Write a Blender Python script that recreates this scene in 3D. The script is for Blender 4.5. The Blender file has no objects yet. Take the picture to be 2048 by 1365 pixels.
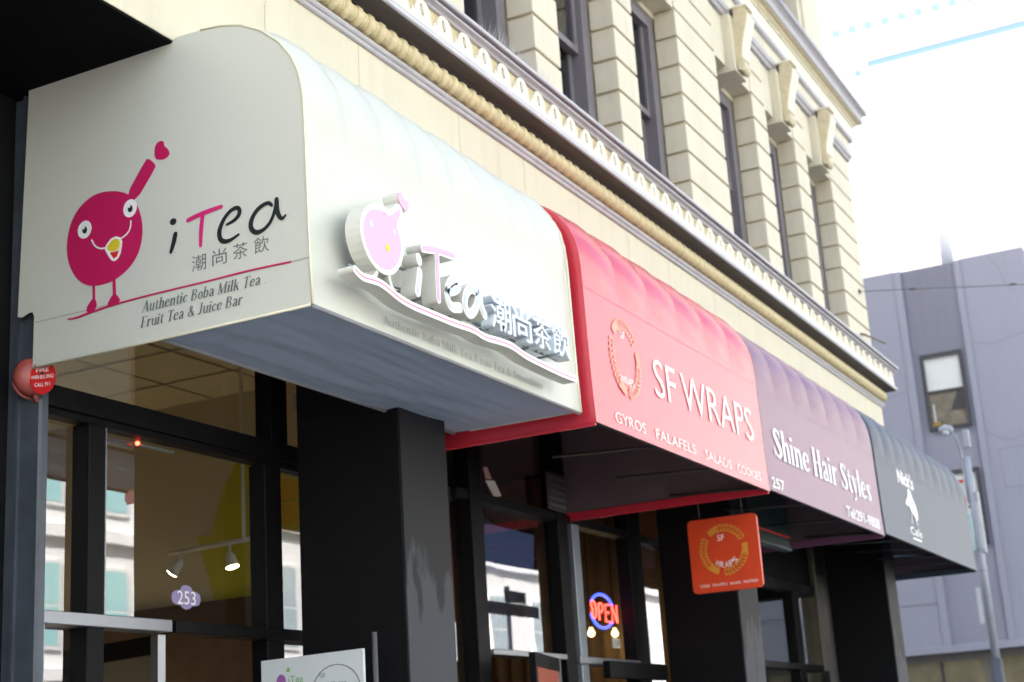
import bpy, bmesh, math, random
from mathutils import Vector, Matrix, noise
random.seed(7)
S = bpy.context.scene
COL = S.collection
R = math.radians

# ------------------------------------------------------------------ camera
cam_d = bpy.data.cameras.new('camera'); cam = bpy.data.objects.new('camera', cam_d); COL.objects.link(cam)
cam_d.sensor_width = 36.0
cam_d.lens = 3031.65 / 2048 * 36
right = Vector((0.45954001, -0.88592711, -0.06289786))
down = Vector((0.21110366, 0.17774144, -0.96116764))
fwd = Vector((0.86270402, 0.42841702, 0.26870176))
m = Matrix((right, -down, -fwd)).transposed().to_4x4()
m.translation = (0, 0, 1.6)
cam.matrix_world = m
cam_d.clip_start = 0.1; cam_d.clip_end = 3000
cam_d.dof.use_dof = True
cam_d.dof.focus_distance = 6.0
cam_d.dof.aperture_fstop = 3.6
S.camera = cam

# ------------------------------------------------------------------ sky, sun, exposure
SUN_EL, SUN_AZ = R(36), R(-57)          # azimuth clockwise from +Y: the sun stands behind the facade, up the street
W = bpy.data.worlds.new('World'); S.world = W; W.use_nodes = True
nt = W.node_tree; bg = nt.nodes['Background']
sky = nt.nodes.new('ShaderNodeTexSky'); sky.sky_type = 'NISHITA'; sky.sun_disc = False
sky.sun_elevation = SUN_EL; sky.sun_rotation = SUN_AZ; sky.air_density = 1.0; sky.dust_density = 4.0
nt.links.new(sky.outputs[0], bg.inputs[0]); bg.inputs[1].default_value = 0.15
sd = bpy.data.lights.new('sun', 'SUN'); sd.energy = 4.6; sd.angle = R(0.5); sd.color = (1.0, 0.965, 0.92)
sun = bpy.data.objects.new('sun', sd); COL.objects.link(sun)
tosun = Vector((math.sin(SUN_AZ) * math.cos(SUN_EL), math.cos(SUN_AZ) * math.cos(SUN_EL), math.sin(SUN_EL)))
sun.rotation_euler = tosun.to_track_quat('Z', 'Y').to_euler()
S.view_settings.view_transform = 'Standard'; S.view_settings.look = 'None'
S.view_settings.exposure = 1.88; S.view_settings.gamma = 1.0; S.view_settings.use_curve_mapping = False
S.cycles.max_bounces = 10; S.cycles.transparent_max_bounces = 24
S.cycles.diffuse_bounces = 5; S.cycles.glossy_bounces = 5
S.cycles.sample_clamp_indirect = 6.0
S.cycles.use_denoising = True
S.cycles.caustics_reflective = False; S.cycles.caustics_refractive = False

# ------------------------------------------------------------------ materials
M = {}
def mat(name, c, rough=0.6, metal=0.0, var=0.08, vs=3.0, bump=0.0, bs=40.0, transl=0.0, spec=0.5, emit=None, es=0.0, streak=0.0, coat=0.0):
    if name in M: return M[name]
    mt = bpy.data.materials.new(name); mt.use_nodes = True; n = mt.node_tree.nodes; l = mt.node_tree.links
    b = n['Principled BSDF']; out = n['Material Output']
    b.inputs['Roughness'].default_value = rough; b.inputs['Metallic'].default_value = metal
    b.inputs['Specular IOR Level'].default_value = spec
    if coat: b.inputs['Coat Weight'].default_value = coat; b.inputs['Coat Roughness'].default_value = 0.15
    tc = n.new('ShaderNodeTexCoord')
    base = n.new('ShaderNodeRGB'); base.outputs[0].default_value = (*c, 1)
    col = base.outputs[0]
    if var > 0:
        nz = n.new('ShaderNodeTexNoise'); nz.inputs['Scale'].default_value = vs; nz.inputs['Detail'].default_value = 6; nz.inputs['Roughness'].default_value = 0.6
        l.new(tc.outputs['Object'], nz.inputs['Vector'])
        mr = n.new('ShaderNodeMapRange'); mr.inputs[1].default_value = 0.3; mr.inputs[2].default_value = 0.7
        mr.inputs[3].default_value = 1 - var; mr.inputs[4].default_value = 1 + var * 0.6
        l.new(nz.outputs[0], mr.inputs[0])
        mx = n.new('ShaderNodeMix'); mx.data_type = 'RGBA'; mx.blend_type = 'MULTIPLY'; mx.inputs[0].default_value = 1.0
        l.new(col, mx.inputs[6]); l.new(mr.outputs[0], mx.inputs[7]); col = mx.outputs[2]
        rr = n.new('ShaderNodeMapRange'); rr.inputs[1].default_value = 0.3; rr.inputs[2].default_value = 0.7
        rr.inputs[3].default_value = max(0.02, rough - 0.07); rr.inputs[4].default_value = min(1, rough + 0.07)
        l.new(nz.outputs[0], rr.inputs[0]); l.new(rr.outputs[0], b.inputs['Roughness'])
    if streak > 0:   # dirt runs: noise stretched along Z
        mp = n.new('ShaderNodeMapping'); mp.inputs['Scale'].default_value = (9, 9, 0.7); l.new(tc.outputs['Object'], mp.inputs[0])
        n2 = n.new('ShaderNodeTexNoise'); n2.inputs['Scale'].default_value = 1.0; n2.inputs['Detail'].default_value = 7; l.new(mp.outputs[0], n2.inputs['Vector'])
        m2 = n.new('ShaderNodeMapRange'); m2.inputs[1].default_value = 0.5; m2.inputs[2].default_value = 0.75; m2.inputs[3].default_value = 1.0; m2.inputs[4].default_value = 1 - streak
        l.new(n2.outputs[0], m2.inputs[0])
        mx = n.new('ShaderNodeMix'); mx.data_type = 'RGBA'; mx.blend_type = 'MULTIPLY'; mx.inputs[0].default_value = 1.0
        l.new(col, mx.inputs[6]); l.new(m2.outputs[0], mx.inputs[7]); col = mx.outputs[2]
    l.new(col, b.inputs['Base Color'])
    if bump > 0:
        nb = n.new('ShaderNodeTexNoise'); nb.inputs['Scale'].default_value = bs; nb.inputs['Detail'].default_value = 5
        l.new(tc.outputs['Object'], nb.inputs['Vector'])
        bp = n.new('ShaderNodeBump'); bp.inputs['Strength'].default_value = bump; bp.inputs['Distance'].default_value = 0.02
        l.new(nb.outputs[0], bp.inputs['Height']); l.new(bp.outputs[0], b.inputs['Normal'])
    if emit:
        b.inputs['Emission Color'].default_value = (*emit, 1); b.inputs['Emission Strength'].default_value = es
    if transl > 0:
        t = n.new('ShaderNodeBsdfTranslucent'); l.new(col, t.inputs[0])
        ms = n.new('ShaderNodeMixShader'); ms.inputs[0].default_value = transl
        l.new(b.outputs[0], ms.inputs[1]); l.new(t.outputs[0], ms.inputs[2]); l.new(ms.outputs[0], out.inputs[0])
    M[name] = mt
    return mt
def glass(name, tint=(0.9, 0.93, 0.92), k=1.2, rough=0.0, base=0.27):
    mt = bpy.data.materials.new(name); mt.use_nodes = True; n = mt.node_tree.nodes; l = mt.node_tree.links
    n.remove(n['Principled BSDF']); out = n['Material Output']
    tr = n.new('ShaderNodeBsdfTransparent'); tr.inputs[0].default_value = (*tint, 1)
    gl = n.new('ShaderNodeBsdfGlossy'); gl.inputs['Roughness'].default_value = rough
    tc = n.new('ShaderNodeTexCoord'); nz = n.new('ShaderNodeTexNoise'); nz.inputs['Scale'].default_value = 1.6
    l.new(tc.outputs['Object'], nz.inputs['Vector'])
    bp = n.new('ShaderNodeBump'); bp.inputs['Strength'].default_value = 0.04; bp.inputs['Distance'].default_value = 0.02
    l.new(nz.outputs[0], bp.inputs['Height']); l.new(bp.outputs[0], gl.inputs['Normal'])
    fr = n.new('ShaderNodeFresnel'); ge = n.new('ShaderNodeNewGeometry')      # a pane reflects alike from both sides
    io = n.new('ShaderNodeMath'); io.operation = 'MULTIPLY_ADD'; io.inputs[1].default_value = 1/1.5-1.5; io.inputs[2].default_value = 1.5
    l.new(ge.outputs['Backfacing'], io.inputs[0]); l.new(io.outputs[0], fr.inputs[0])
    mu = n.new('ShaderNodeMath'); mu.operation = 'MULTIPLY_ADD'; mu.inputs[1].default_value = k; mu.inputs[2].default_value = base; mu.use_clamp = True
    l.new(fr.outputs[0], mu.inputs[0])
    ms = n.new('ShaderNodeMixShader'); l.new(mu.outputs[0], ms.inputs[0]); l.new(tr.outputs[0], ms.inputs[1]); l.new(gl.outputs[0], ms.inputs[2])
    l.new(ms.outputs[0], out.inputs[0]); M[name] = mt
    return mt

CREAM = mat('cream_paint', (0.59, 0.545, 0.42), 0.6, var=0.05, vs=2.0, bump=0.06, bs=60, streak=0.10)
CREAMB = mat('cream_block_paint', (0.61, 0.56, 0.44), 0.65, var=0.06, vs=4.0, bump=0.10, bs=50, streak=0.08)
GREYT = mat('lavender_grey_trim_paint', (0.40, 0.385, 0.415), 0.5, var=0.10, vs=5, streak=0.15)
DKTRIM = mat('dark_taupe_trim_paint', (0.05, 0.04, 0.045), 0.55, var=0.10, vs=5)
GOLD = mat('ochre_bead_paint', (0.60, 0.51, 0.31), 0.5, var=0.14, vs=14, bump=0.05, bs=60)
IVORY = mat('ivory_ornament_paint', (0.74, 0.70, 0.57), 0.5, var=0.07, vs=12)
OCHRE = mat('ochre_ornament_paint', (0.56, 0.49, 0.33), 0.55, var=0.16, vs=18, bump=0.2, bs=30)
BLACK = mat('black_wall_paint', (0.006, 0.0062, 0.0072), 0.75, var=0.2, vs=3, bump=0.12, bs=25, spec=0.12)
SOFF = mat('black_soffit_paint', (0.003, 0.003, 0.0035), 0.8, var=0.1, spec=0.08)
FRAME = mat('black_anodised_frame', (0.0055, 0.0055, 0.0065), 0.5, var=0.15, vs=6, spec=0.10)
ALU = mat('brushed_aluminium', (0.25, 0.26, 0.285), 0.38, metal=0.75, var=0.12, vs=9)
WFRAME = mat('taupe_window_frame_paint', (0.16, 0.145, 0.165), 0.45, var=0.10, vs=6, streak=0.15)
GLASS = glass('shop_glass')
GLASSW = glass('sash_glass', (0.92,0.93,0.93), 1.4, base=0.0)
GLASS2 = glass('upper_window_glass', (0.45, 0.48, 0.5), 1.6, base=0.03)
VWHITE = mat('ivory_awning_vinyl', (0.65, 0.67, 0.605), 0.34, var=0, transl=0.14)
VRED = mat('red_awning_vinyl', (0.57, 0.028, 0.055), 0.25, var=0, transl=0.03, spec=0.95)
VPUR = mat('plum_awning_vinyl', (0.185, 0.078, 0.15), 0.30, var=0, transl=0.03, spec=0.3)
VBLK = mat('charcoal_awning_vinyl', (0.06, 0.082, 0.12), 0.36, var=0, spec=0.10)
SHEET = mat('grey_plastic_sheet', (0.64, 0.75, 1.0), 0.22, var=0, transl=0.62)
P_MAG = mat('magenta_print', (0.50, 0.012, 0.10), 0.4, var=0.03)
P_PINK = mat('pink_print', (0.58, 0.02, 0.16), 0.4, var=0.03)
P_BLK = mat('black_print', (0.012, 0.02, 0.022), 0.4, var=0)
P_GRY = mat('grey_green_print', (0.13, 0.16, 0.155), 0.45, var=0)
P_WHT = mat('white_print', (0.82, 0.82, 0.82), 0.4, var=0)
P_YEL = mat('yellow_print', (0.70, 0.55, 0.03), 0.4, var=0)
P_RED = mat('red_print', (0.62, 0.03, 0.02), 0.4, var=0)
P_GLD = mat('wheat_gold_print', (0.62, 0.27, 0.035), 0.4, var=0.05)
P_GLD2 = mat('pale_wheat_print', (0.78, 0.30, 0.20), 0.4, var=0.05)

# ------------------------------------------------------------------ helpers
def tag(o, label=None, cat=None, group=None, kind=None):
    if label: o['label'] = label
    if cat: o['category'] = cat
    if group: o['group'] = group
    if kind: o['kind'] = kind
    return o
def thing(name, loc, label, cat, group=None):
    o = bpy.data.objects.new(name, None); o.empty_display_size = 0.1; o.location = loc; COL.objects.link(o)
    return tag(o, label, cat, group)
def link(name, me, parent=None, loc=None):
    o = bpy.data.objects.new(name, me); COL.objects.link(o)
    if loc is not None: o.location = loc
    if parent is not None:
        o.parent = parent
        o.matrix_parent_inverse = Matrix.Translation(-worldloc(parent))
    return o
def worldloc(o):
    # world position of an unrotated object from its location and parent inverse chain
    if o.parent is None: return o.location.copy()
    return worldloc(o.parent) + o.matrix_parent_inverse.translation + o.location
def mkmesh(name, v, f, mt, smooth=False):
    me = bpy.data.meshes.new(name); me.from_pydata([tuple(p) for p in v], [], f); me.materials.append(mt)
    if smooth:
        for p in me.polygons: p.use_smooth = True
    me.update(); return me
def obj(name, v, f, mt, parent=None, smooth=False, loc=None):
    return link(name, mkmesh(name, v, f, mt, smooth), parent, loc)
def fixn(me):
    bm = bmesh.new(); bm.from_mesh(me); bmesh.ops.recalc_face_normals(bm, faces=bm.faces); bm.to_mesh(me); bm.free(); return me
def boxmesh(name, x0, x1, y0, y1, z0, z1, mt, bev=0.0, segs=1):
    bm = bmesh.new()
    bmesh.ops.create_cube(bm, size=1.0)
    for v in bm.verts:
        v.co = Vector(((x0 + x1) / 2 + v.co.x * (x1 - x0), (y0 + y1) / 2 + v.co.y * (y1 - y0), (z0 + z1) / 2 + v.co.z * (z1 - z0)))
    if bev > 0: bmesh.ops.bevel(bm, geom=bm.edges[:], offset=bev, segments=segs, affect='EDGES', profile=0.5)
    me = bpy.data.meshes.new(name); bm.to_mesh(me); bm.free(); me.materials.append(mt); return me
def box(name, x0, x1, y0, y1, z0, z1, mt, parent=None, bev=0.0, segs=1):
    return link(name, boxmesh(name, x0, x1, y0, y1, z0, z1, mt, bev, segs), parent)
def multibox(name, boxes, mt, parent=None):
    v = []; f = []
    for (x0, x1, y0, y1, z0, z1) in boxes:
        b = len(v)
        v += [(x0,y0,z0),(x1,y0,z0),(x1,y1,z0),(x0,y1,z0),(x0,y0,z1),(x1,y0,z1),(x1,y1,z1),(x0,y1,z1)]
        f += [tuple(b+i for i in q) for q in ((0,3,2,1),(4,5,6,7),(0,1,5,4),(1,2,6,5),(2,3,7,6),(3,0,4,7))]
    return obj(name, v, f, mt, parent)
def tube(name, pts, r, mt, parent=None, seg=10, closed=False, caps=True):
    pts = [Vector(p) for p in pts]; rs = r if isinstance(r, (list, tuple)) else [r] * len(pts)
    v = []; f = []; n = len(pts); up = Vector((0.13, 0.21, 0.97)).normalized()
    for i, p in enumerate(pts):
        a = pts[(i - 1) % n] if (closed or i > 0) else p; b = pts[(i + 1) % n] if (closed or i < n - 1) else p
        t = (b - a).normalized(); s = t.cross(up)
        if s.length < 0.15: s = t.cross(Vector((1, 0, 0)))
        s.normalize(); u = s.cross(t)
        for k in range(seg):
            an = 2 * math.pi * k / seg; v.append(p + (s * math.cos(an) + u * math.sin(an)) * rs[i])
    for i in range(n if closed else n - 1):
        for k in range(seg):
            j = (i + 1) % n
            f.append((i*seg+k, i*seg+(k+1)%seg, j*seg+(k+1)%seg, j*seg+k))
    if caps and not closed:
        f.append(tuple(range(seg))); f.append(tuple((n-1)*seg+k for k in reversed(range(seg))))
    me = fixn(mkmesh(name, v, f, mt, True)); return link(name, me, parent)
# a drawing plane: o + a*ax + b*ay, n outwards
class Pl:
    def __init__(s, o, ax, ay): s.o = Vector(o); s.ax = Vector(ax); s.ay = Vector(ay); s.n = s.ax.cross(s.ay).normalized()
    def p(s, a, b, h=0.0): return s.o + s.ax * a + s.ay * b + s.n * h
def plate(name, poly, pl, h0, h1, mt, parent=None):
    """polygon (a,b) list extruded from height h0 to h1 above the plane"""
    n = len(poly); area = sum(poly[i][0]*poly[(i+1)%n][1]-poly[(i+1)%n][0]*poly[i][1] for i in range(n))
    if area < 0: poly = poly[::-1]
    v = [pl.p(a, b, h0) for a, b in poly] + [pl.p(a, b, h1) for a, b in poly]
    f = [tuple(range(n, 2*n)), tuple(reversed(range(n)))] + [(i, (i+1)%n, n+(i+1)%n, n+i) for i in range(n)]
    return obj(name, v, f, mt, parent)
def circ(cx, cy, rx, ry=None, n=20, rot=0.0):
    ry = ry or rx; c, s_ = math.cos(rot), math.sin(rot)
    return [(cx + rx*math.cos(t)*c - ry*math.sin(t)*s_, cy + rx*math.cos(t)*s_ + ry*math.sin(t)*c) for t in [2*math.pi*i/n for i in range(n)]]
def smooth2(pts, k=2, closed=False):
    for _ in range(k):
        q = []; n = len(pts)
        if not closed: q.append(pts[0])
        for i in range(n if closed else n - 1):
            a = pts[i]; b = pts[(i+1) % n]
            q.append(tuple(x*0.75+y*0.25 for x, y in zip(a, b))); q.append(tuple(x*0.25+y*0.75 for x, y in zip(a, b)))
        if not closed: q.append(pts[-1])
        pts = q
    return pts
def ribbon(pts, w, rnd=True):
    """outline polygon of a stroke; w number or list"""
    n = len(pts); ws = w if isinstance(w, (list, tuple)) else [w]*n
    L = []; Rr = []
    for i in range(n):
        a = Vector(pts[max(0, i-1)]); b = Vector(pts[min(n-1, i+1)]); t = (b - a); t = t.normalized() if t.length else Vector((1, 0))
        nn = Vector((-t.y, t.x)) * ws[i] / 2; p = Vector(pts[i]); L.append(p + nn); Rr.append(p - nn)
    if rnd:
        t = (Vector(pts[-1]) - Vector(pts[-2])).normalized() * ws[-1] / 2
        e1 = [Vector(pts[-1]) + (Vector((-t.y, t.x)) * math.cos(q) + t * math.sin(q)) for q in (0.5, 1.05, 1.57, 2.1, 2.64)]
        t = (Vector(pts[0]) - Vector(pts[1])).normalized() * ws[0] / 2
        e0 = [Vector(pts[0]) + (Vector((-t.y, t.x)) * math.cos(q) + t * math.sin(q)) for q in (0.5, 1.05, 1.57, 2.1, 2.64)]
        return L, Rr, e1, e0
    return L, Rr, [], []
def strokes(name, lst, pl, h0, h1, mt, parent=None, step=0.0006, sm=2, rnd=True, xf=None):
    """several strokes [(pts,width)] as one mesh made of quads; each later stroke a hair prouder"""
    v = []; f = []
    for si, (pts, w) in enumerate(lst):
        if sm and len(pts) > 2:
            if isinstance(w, (list, tuple)):
                z = smooth2([(p[0], p[1], q) for p, q in zip(pts, w)], sm); pts2 = [(a, b) for a, b, _ in z]; w2 = [c for _, _, c in z]
            else: pts2 = smooth2(pts, sm); w2 = w
        else: pts2, w2 = pts, w
        L, Rr, e1, e0 = ribbon(pts2, w2, rnd)
        n = len(L); hh = h1 + si * step
        T = xf or (lambda a, b: (a, b))
        P2 = [T(*p) for p in L] + [T(*p) for p in Rr] + [T(*p) for p in e1] + [T(*p) for p in e0]
        b0 = len(v); N = len(P2)
        v += [pl.p(a, b, hh) for a, b in P2]
        deep = abs(h1 - h0) > 0.002
        if deep: v += [pl.p(a, b, h0) for a, b in P2]
        for i in range(n - 1): f.append((b0+n+i, b0+n+i+1, b0+i+1, b0+i))
        if rnd:
            f.append((b0+n-1, *[b0+2*n+k for k in range(5)][:0], b0+2*n-1, *[b0+2*n+k for k in reversed(range(5))]))
            f.append((b0+n, b0, *[b0+2*n+5+k for k in reversed(range(5))]))
        if deep:
            ring = [b0+i for i in range(n)] + [b0+2*n+k for k in range(5 if rnd else 0)] + [b0+n+i for i in reversed(range(n))] + [b0+2*n+5+k for k in range(5 if rnd else 0)]
            for i in range(len(ring)):
                a, b = ring[i], ring[(i+1) % len(ring)]; f.append((a, b, b+N, a+N))
    me = fixn(mkmesh(name, v, f, mt)) if abs(h1-h0) > 0.002 else mkmesh(name, v, f, mt)
    return link(name, me, parent)
def text(name, body, pl, a0, b0, width, height, mt, parent=None, h=0.003, bold=0.0, shear=0.0, depth=0.0, face_only=True):
    """built-in font, fitted to a box width x height whose lower left corner is (a0,b0) on the plane"""
    cu = bpy.data.curves.new('t', 'FONT'); cu.body = body; cu.size = 1.0; cu.offset = bold; cu.resolution_u = 3
    cu.extrude = 0.5 if depth > 0 else 0.0
    o = bpy.data.objects.new('t', cu); COL.objects.link(o)
    dg = bpy.context.evaluated_depsgraph_get(); dg.update()
    me = bpy.data.meshes.new_from_object(o.evaluated_get(dg)); bpy.data.objects.remove(o); bpy.data.curves.remove(cu)
    if not len(me.vertices): return None
    for v in me.vertices: v.co.x += shear * v.co.y
    xs = [v.co.x for v in me.vertices]; ys = [v.co.y for v in me.vertices]
    sx = width / (max(xs) - min(xs)); sy = height / (max(ys) - min(ys)); mx, my = min(xs), min(ys)
    for v in me.vertices:
        hh = h + (depth if v.co.z > 0.1 else 0.0)
        v.co = pl.p(a0 + (v.co.x - mx) * sx, b0 + (v.co.y - my) * sy, hh)
    me.materials.clear(); me.materials.append(mt); me.name = name
    return link(name, me, parent)
def struct(o): o['kind'] = 'structure'; return o

# ================================================================== GROUND
road = obj('road', [(-400,-400,0),(600,-400,0),(600,600,0),(-400,600,0)], [(0,1,2,3)], mat('asphalt', (0.055,0.055,0.058), 0.85, var=0.2, vs=0.6, bump=0.3, bs=60)); struct(road)
PAVE = mat('concrete_pavement', (0.42,0.41,0.39), 0.8, var=0.15, vs=0.9, bump=0.15, bs=40)
struct(box('pavement', -40, 21.5, 0.4, 5.3, 0.0, 0.14, PAVE, bev=0.02))
struct(box('pavement', -40, 110, -16.2, -12.6, 0.0, 0.14, PAVE, bev=0.02))
struct(box('pavement', 29.0, 110, 0.6, 36, 0.0, 0.14, PAVE, bev=0.02))
LINE = mat('white_road_paint', (0.7,0.7,0.68), 0.7, var=0.2, vs=4)
for i in range(8): struct(box('road_marking', -6+i*6, -3+i*6, -6.16, -6.02, 0.004, 0.008, LINE))

# ================================================================== CORNER BUILDING
XE = 18.42; Y1 = 4.12; YS = 5.02
B = thing('corner_building', (11.5, 4.6, 0), 'cream masonry building with rusticated upper piers, ornate cornice and black street-level columns', 'building')
def sweep(name, prof, mt, x0=2.5, xe=XE, yb=9.0, parent=B, closed=True, ret=True):
    """profile [(projection,z)] swept along the facade, mitred and returned round the far corner"""
    v = []; n = len(prof)
    rows = 3 if ret else 2
    for (p, z) in prof: v.append((x0, Y1 - p, z))
    for (p, z) in prof: v.append((xe + (p if ret else 0), Y1 - p, z))
    if ret:
        for (p, z) in prof: v.append((xe + p, yb, z))
    f = []
    for r in range(rows - 1):
        for i in range(n if closed else n - 1):
            j = (i + 1) % n; f.append((r*n+i, r*n+j, (r+1)*n+j, (r+1)*n+i))
    f.append(tuple(range(n))); f.append(tuple((rows-1)*n+i for i in reversed(range(n))))
    return link(name, fixn(mkmesh(name, v, f, mt)), parent)
# mass behind the facade; unseen height and depth set to shade the lavender building
box('wall', -6, XE-0.4, 9.2, 60, 0, 29.0, CREAM, B)
box('wall', -6, XE-0.12, 4.62, 9.2, 4.95, 29.0, CREAM, B)
box('roof', -6.2, XE+0.2, 3.95, 60.2, 29.0, 29.3, GREYT, B)
ew = box('end_wall', XE-0.35, XE-0.004, 4.8, 9.2, 0.14, 0.9, BLACK, B)
box('end_wall', XE-0.35, XE-0.004, 4.8, 9.2, 3.35, 4.88, BLACK, B); box('end_wall', XE-0.35, XE-0.004, 4.8, 5.25, 0.902, 3.348, BLACK, B); box('end_wall', XE-0.35, XE-0.004, 8.8, 9.2, 0.902, 3.348, BLACK, B)
for yy in (6.4, 7.6): box('window_mullion', XE-.24, XE-.14, yy-.04, yy+.04, .902, 3.348, FRAME, ew)
obj('side_window_pane', [(XE-.2,5.25,.9),(XE-.2,8.8,.9),(XE-.2,8.8,3.35),(XE-.2,5.25,3.35)], [(0,1,2,3)], GLASSW, ew)
# fascia band above the awnings: plaster panels with hairline joints
jx = [-6.0, 4.3, 5.72, 6.60, 7.75, 8.65, 9.52, 10.45, 11.3, 12.4, 13.6, 14.8, 16.0, 17.2, XE]
fas = box('fascia', -6, XE-0.02, Y1+0.02, 4.62, 4.90, 5.60, CREAM, B)
for i in range(len(jx)-1):
    box('fascia_panel', jx[i]+0.0025, jx[i+1]-0.0025, Y1, Y1+0.03, 4.898, 5.60, CREAM, fas, bev=0.002)
box('soffit', -6, XE-0.36, Y1+0.004, 9.2, 4.884, 4.8975, SOFF, B)
# lower cornice
sweep('grey_moulding', [(-.05,5.545),(.012,5.545),(.02,5.552),(.02,5.572),(.028,5.575),(.035,5.585),(.035,5.602),(.02,5.606),(-.05,5.606)], GREYT)
beadm = sweep('bead_moulding', [(-.05,5.607),(.02,5.607),(.02,5.745),(-.05,5.745)], mat('ochre_recess_paint',(0.20,0.14,0.055),0.6))
def beadmesh():
    v = []; f = []; seg = 12
    prof = [(-.0595,.026),(-.056,.044),(-.046,.058),(-.032,.066),(-.018,.067),(-.006,.062),(.003,.050),(.006,.030),(.009,.048),(.016,.057),(.024,.057),(.030,.048),(.032,.030),(.035,.048),(.042,.056),(.050,.055),(.056,.045),(.0590,.028)]
    for (x, r) in prof:
        for k in range(seg):
            a = 2*math.pi*k/seg; v.append((x, -r*math.cos(a)*0.95, r*math.sin(a)))
    for i in range(len(prof)-1):
        for k in range(seg): f.append((i*seg+k, i*seg+(k+1)%seg, (i+1)*seg+(k+1)%seg, (i+1)*seg+k))
    return fixn(mkmesh('bead', v, f, GOLD, True))
bme = beadmesh()
x = 5.35
while x < XE + 0.02:
    link('bead', bme, beadm, (x, Y1-0.030, 5.676)); x += 0.1195
sweep('dark_cove', [(-.05,5.745),(.045,5.747),(.06,5.756),(.10,5.764),(.168,5.767),(.168,5.772),(-.05,5.772)], DKTRIM)
PGREY = mat('pale_grey_trim_paint',(0.50,0.495,0.53),0.45,var=0.08,vs=6)
sweep('corona_fillet', [(-.05,5.772),(.172,5.772),(.182,5.778),(.182,5.806),(.172,5.812),(-.05,5.812)], PGREY)
fr = sweep('wave_frieze', [(-.05,5.812),(.150,5.812),(.150,5.975),(-.05,5.975)], mat('ochre_ground_paint',(0.58,0.49,0.30),0.6,var=0.1,vs=10))
# one running scroll: broad ivory wave whose crest curls over, with a leaf-shaped eye cut into it
def wavemesh():
    pts = [(0,0),(.2575,0),(.2575,.030),(.244,.034),(.232,.046),(.230,.070),(.224,.104),(.208,.134),(.178,.153),(.140,.157),(.104,.150),(.078,.130),(.062,.102),(.052,.076),(.044,.056),(.034,.050),(.028,.060),(.034,.068),(.028,.074),(.018,.066),(.014,.050),(.008,.036),(0,.030)]
    pl = Pl((0,0,0),(1,0,0),(0,0,1))
    bm = bmesh.new(); face = bm.faces.new([bm.verts.new(pl.p(a,b,0.026)) for a,b in pts])
    r = bmesh.ops.extrude_face_region(bm, geom=[face])
    for q in r['geom']:
        if isinstance(q, bmesh.types.BMVert): q.co.y += 0.028
    bmesh.ops.recalc_face_normals(bm, faces=bm.faces)
    me = bpy.data.meshes.new('wave_scroll'); bm.to_mesh(me); bm.free(); me.materials.append(IVORY); return me
def eyemesh():
    pl = Pl((0,0,0),(1,0,0),(0,0,1)); o = circ(.128,.088,.017,.040,12,.22); i_ = circ(.129,.088,.008,.026,12,.22)
    v = [pl.p(a,b,.0275) for a,b in o]+[pl.p(a,b,.0275) for a,b in i_]; f = [(k,(k+1)%12,12+(k+1)%12,12+k) for k in range(12)]
    return mkmesh('scroll_eye', v, f, mat('ochre_line_paint',(0.22,0.16,0.07),0.6,var=0.1))
wme = wavemesh(); eme = eyemesh(); x = 5.62
while x < XE - 0.05:
    link('wave_scroll', wme, fr, (x, Y1-0.151, 5.815)); link('scroll_eye', eme, fr, (x, Y1-0.151, 5.815)); x += 0.2575
sweep('cyma_moulding', [(-.05,5.975),(.164,5.975),(.172,5.982),(.172,5.992),(.184,6.000),(.200,6.006),(.200,6.022),(-.05,6.022)], GREYT)
sweep('ledge_drip', [(-.05,6.022),(.188,6.022),(.188,6.042),(-.05,6.042)], DKTRIM)
sweep('ledge', [(-.30,6.042),(.216,6.042),(.222,6.048),(.222,6.064),(.206,6.070),(-.30,6.078)], PGREY)

# rusticated piers
zc = [6.075, 6.215, 6.50, 6.7845, 7.069, 7.3535, 7.638, 7.9225, 8.207]
piers = [(6.83,7.92),(8.985,9.41),(10.55,10.985),(12.10,13.19),(14.30,14.76),(15.80,16.27),(17.30,XE-0.10)]
allp = [(1.6,2.7),(3.78,4.22),(5.32,5.75)] + piers
for (a, b) in allp:
    p = box('pier', a+0.028, b-0.028, Y1+0.03, 4.60, 6.06, 8.21, mat('cream_joint_paint',(0.54,0.46,0.32),0.7,var=0.08), B)
    bl = boxmesh('block', a, b, Y1, 4.335, 0, 0.2845-0.024, CREAMB, bev=0.006)
    for i in range(len(zc)-1):
        if zc[i+1]-zc[i] > 0.2: link('block', bl, p, (0, 0, zc[i]+0.024))
        else: box('block', a, b, Y1, 4.335, zc[i]-0.0, zc[i+1], CREAMB, p, bev=0.004)
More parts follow.
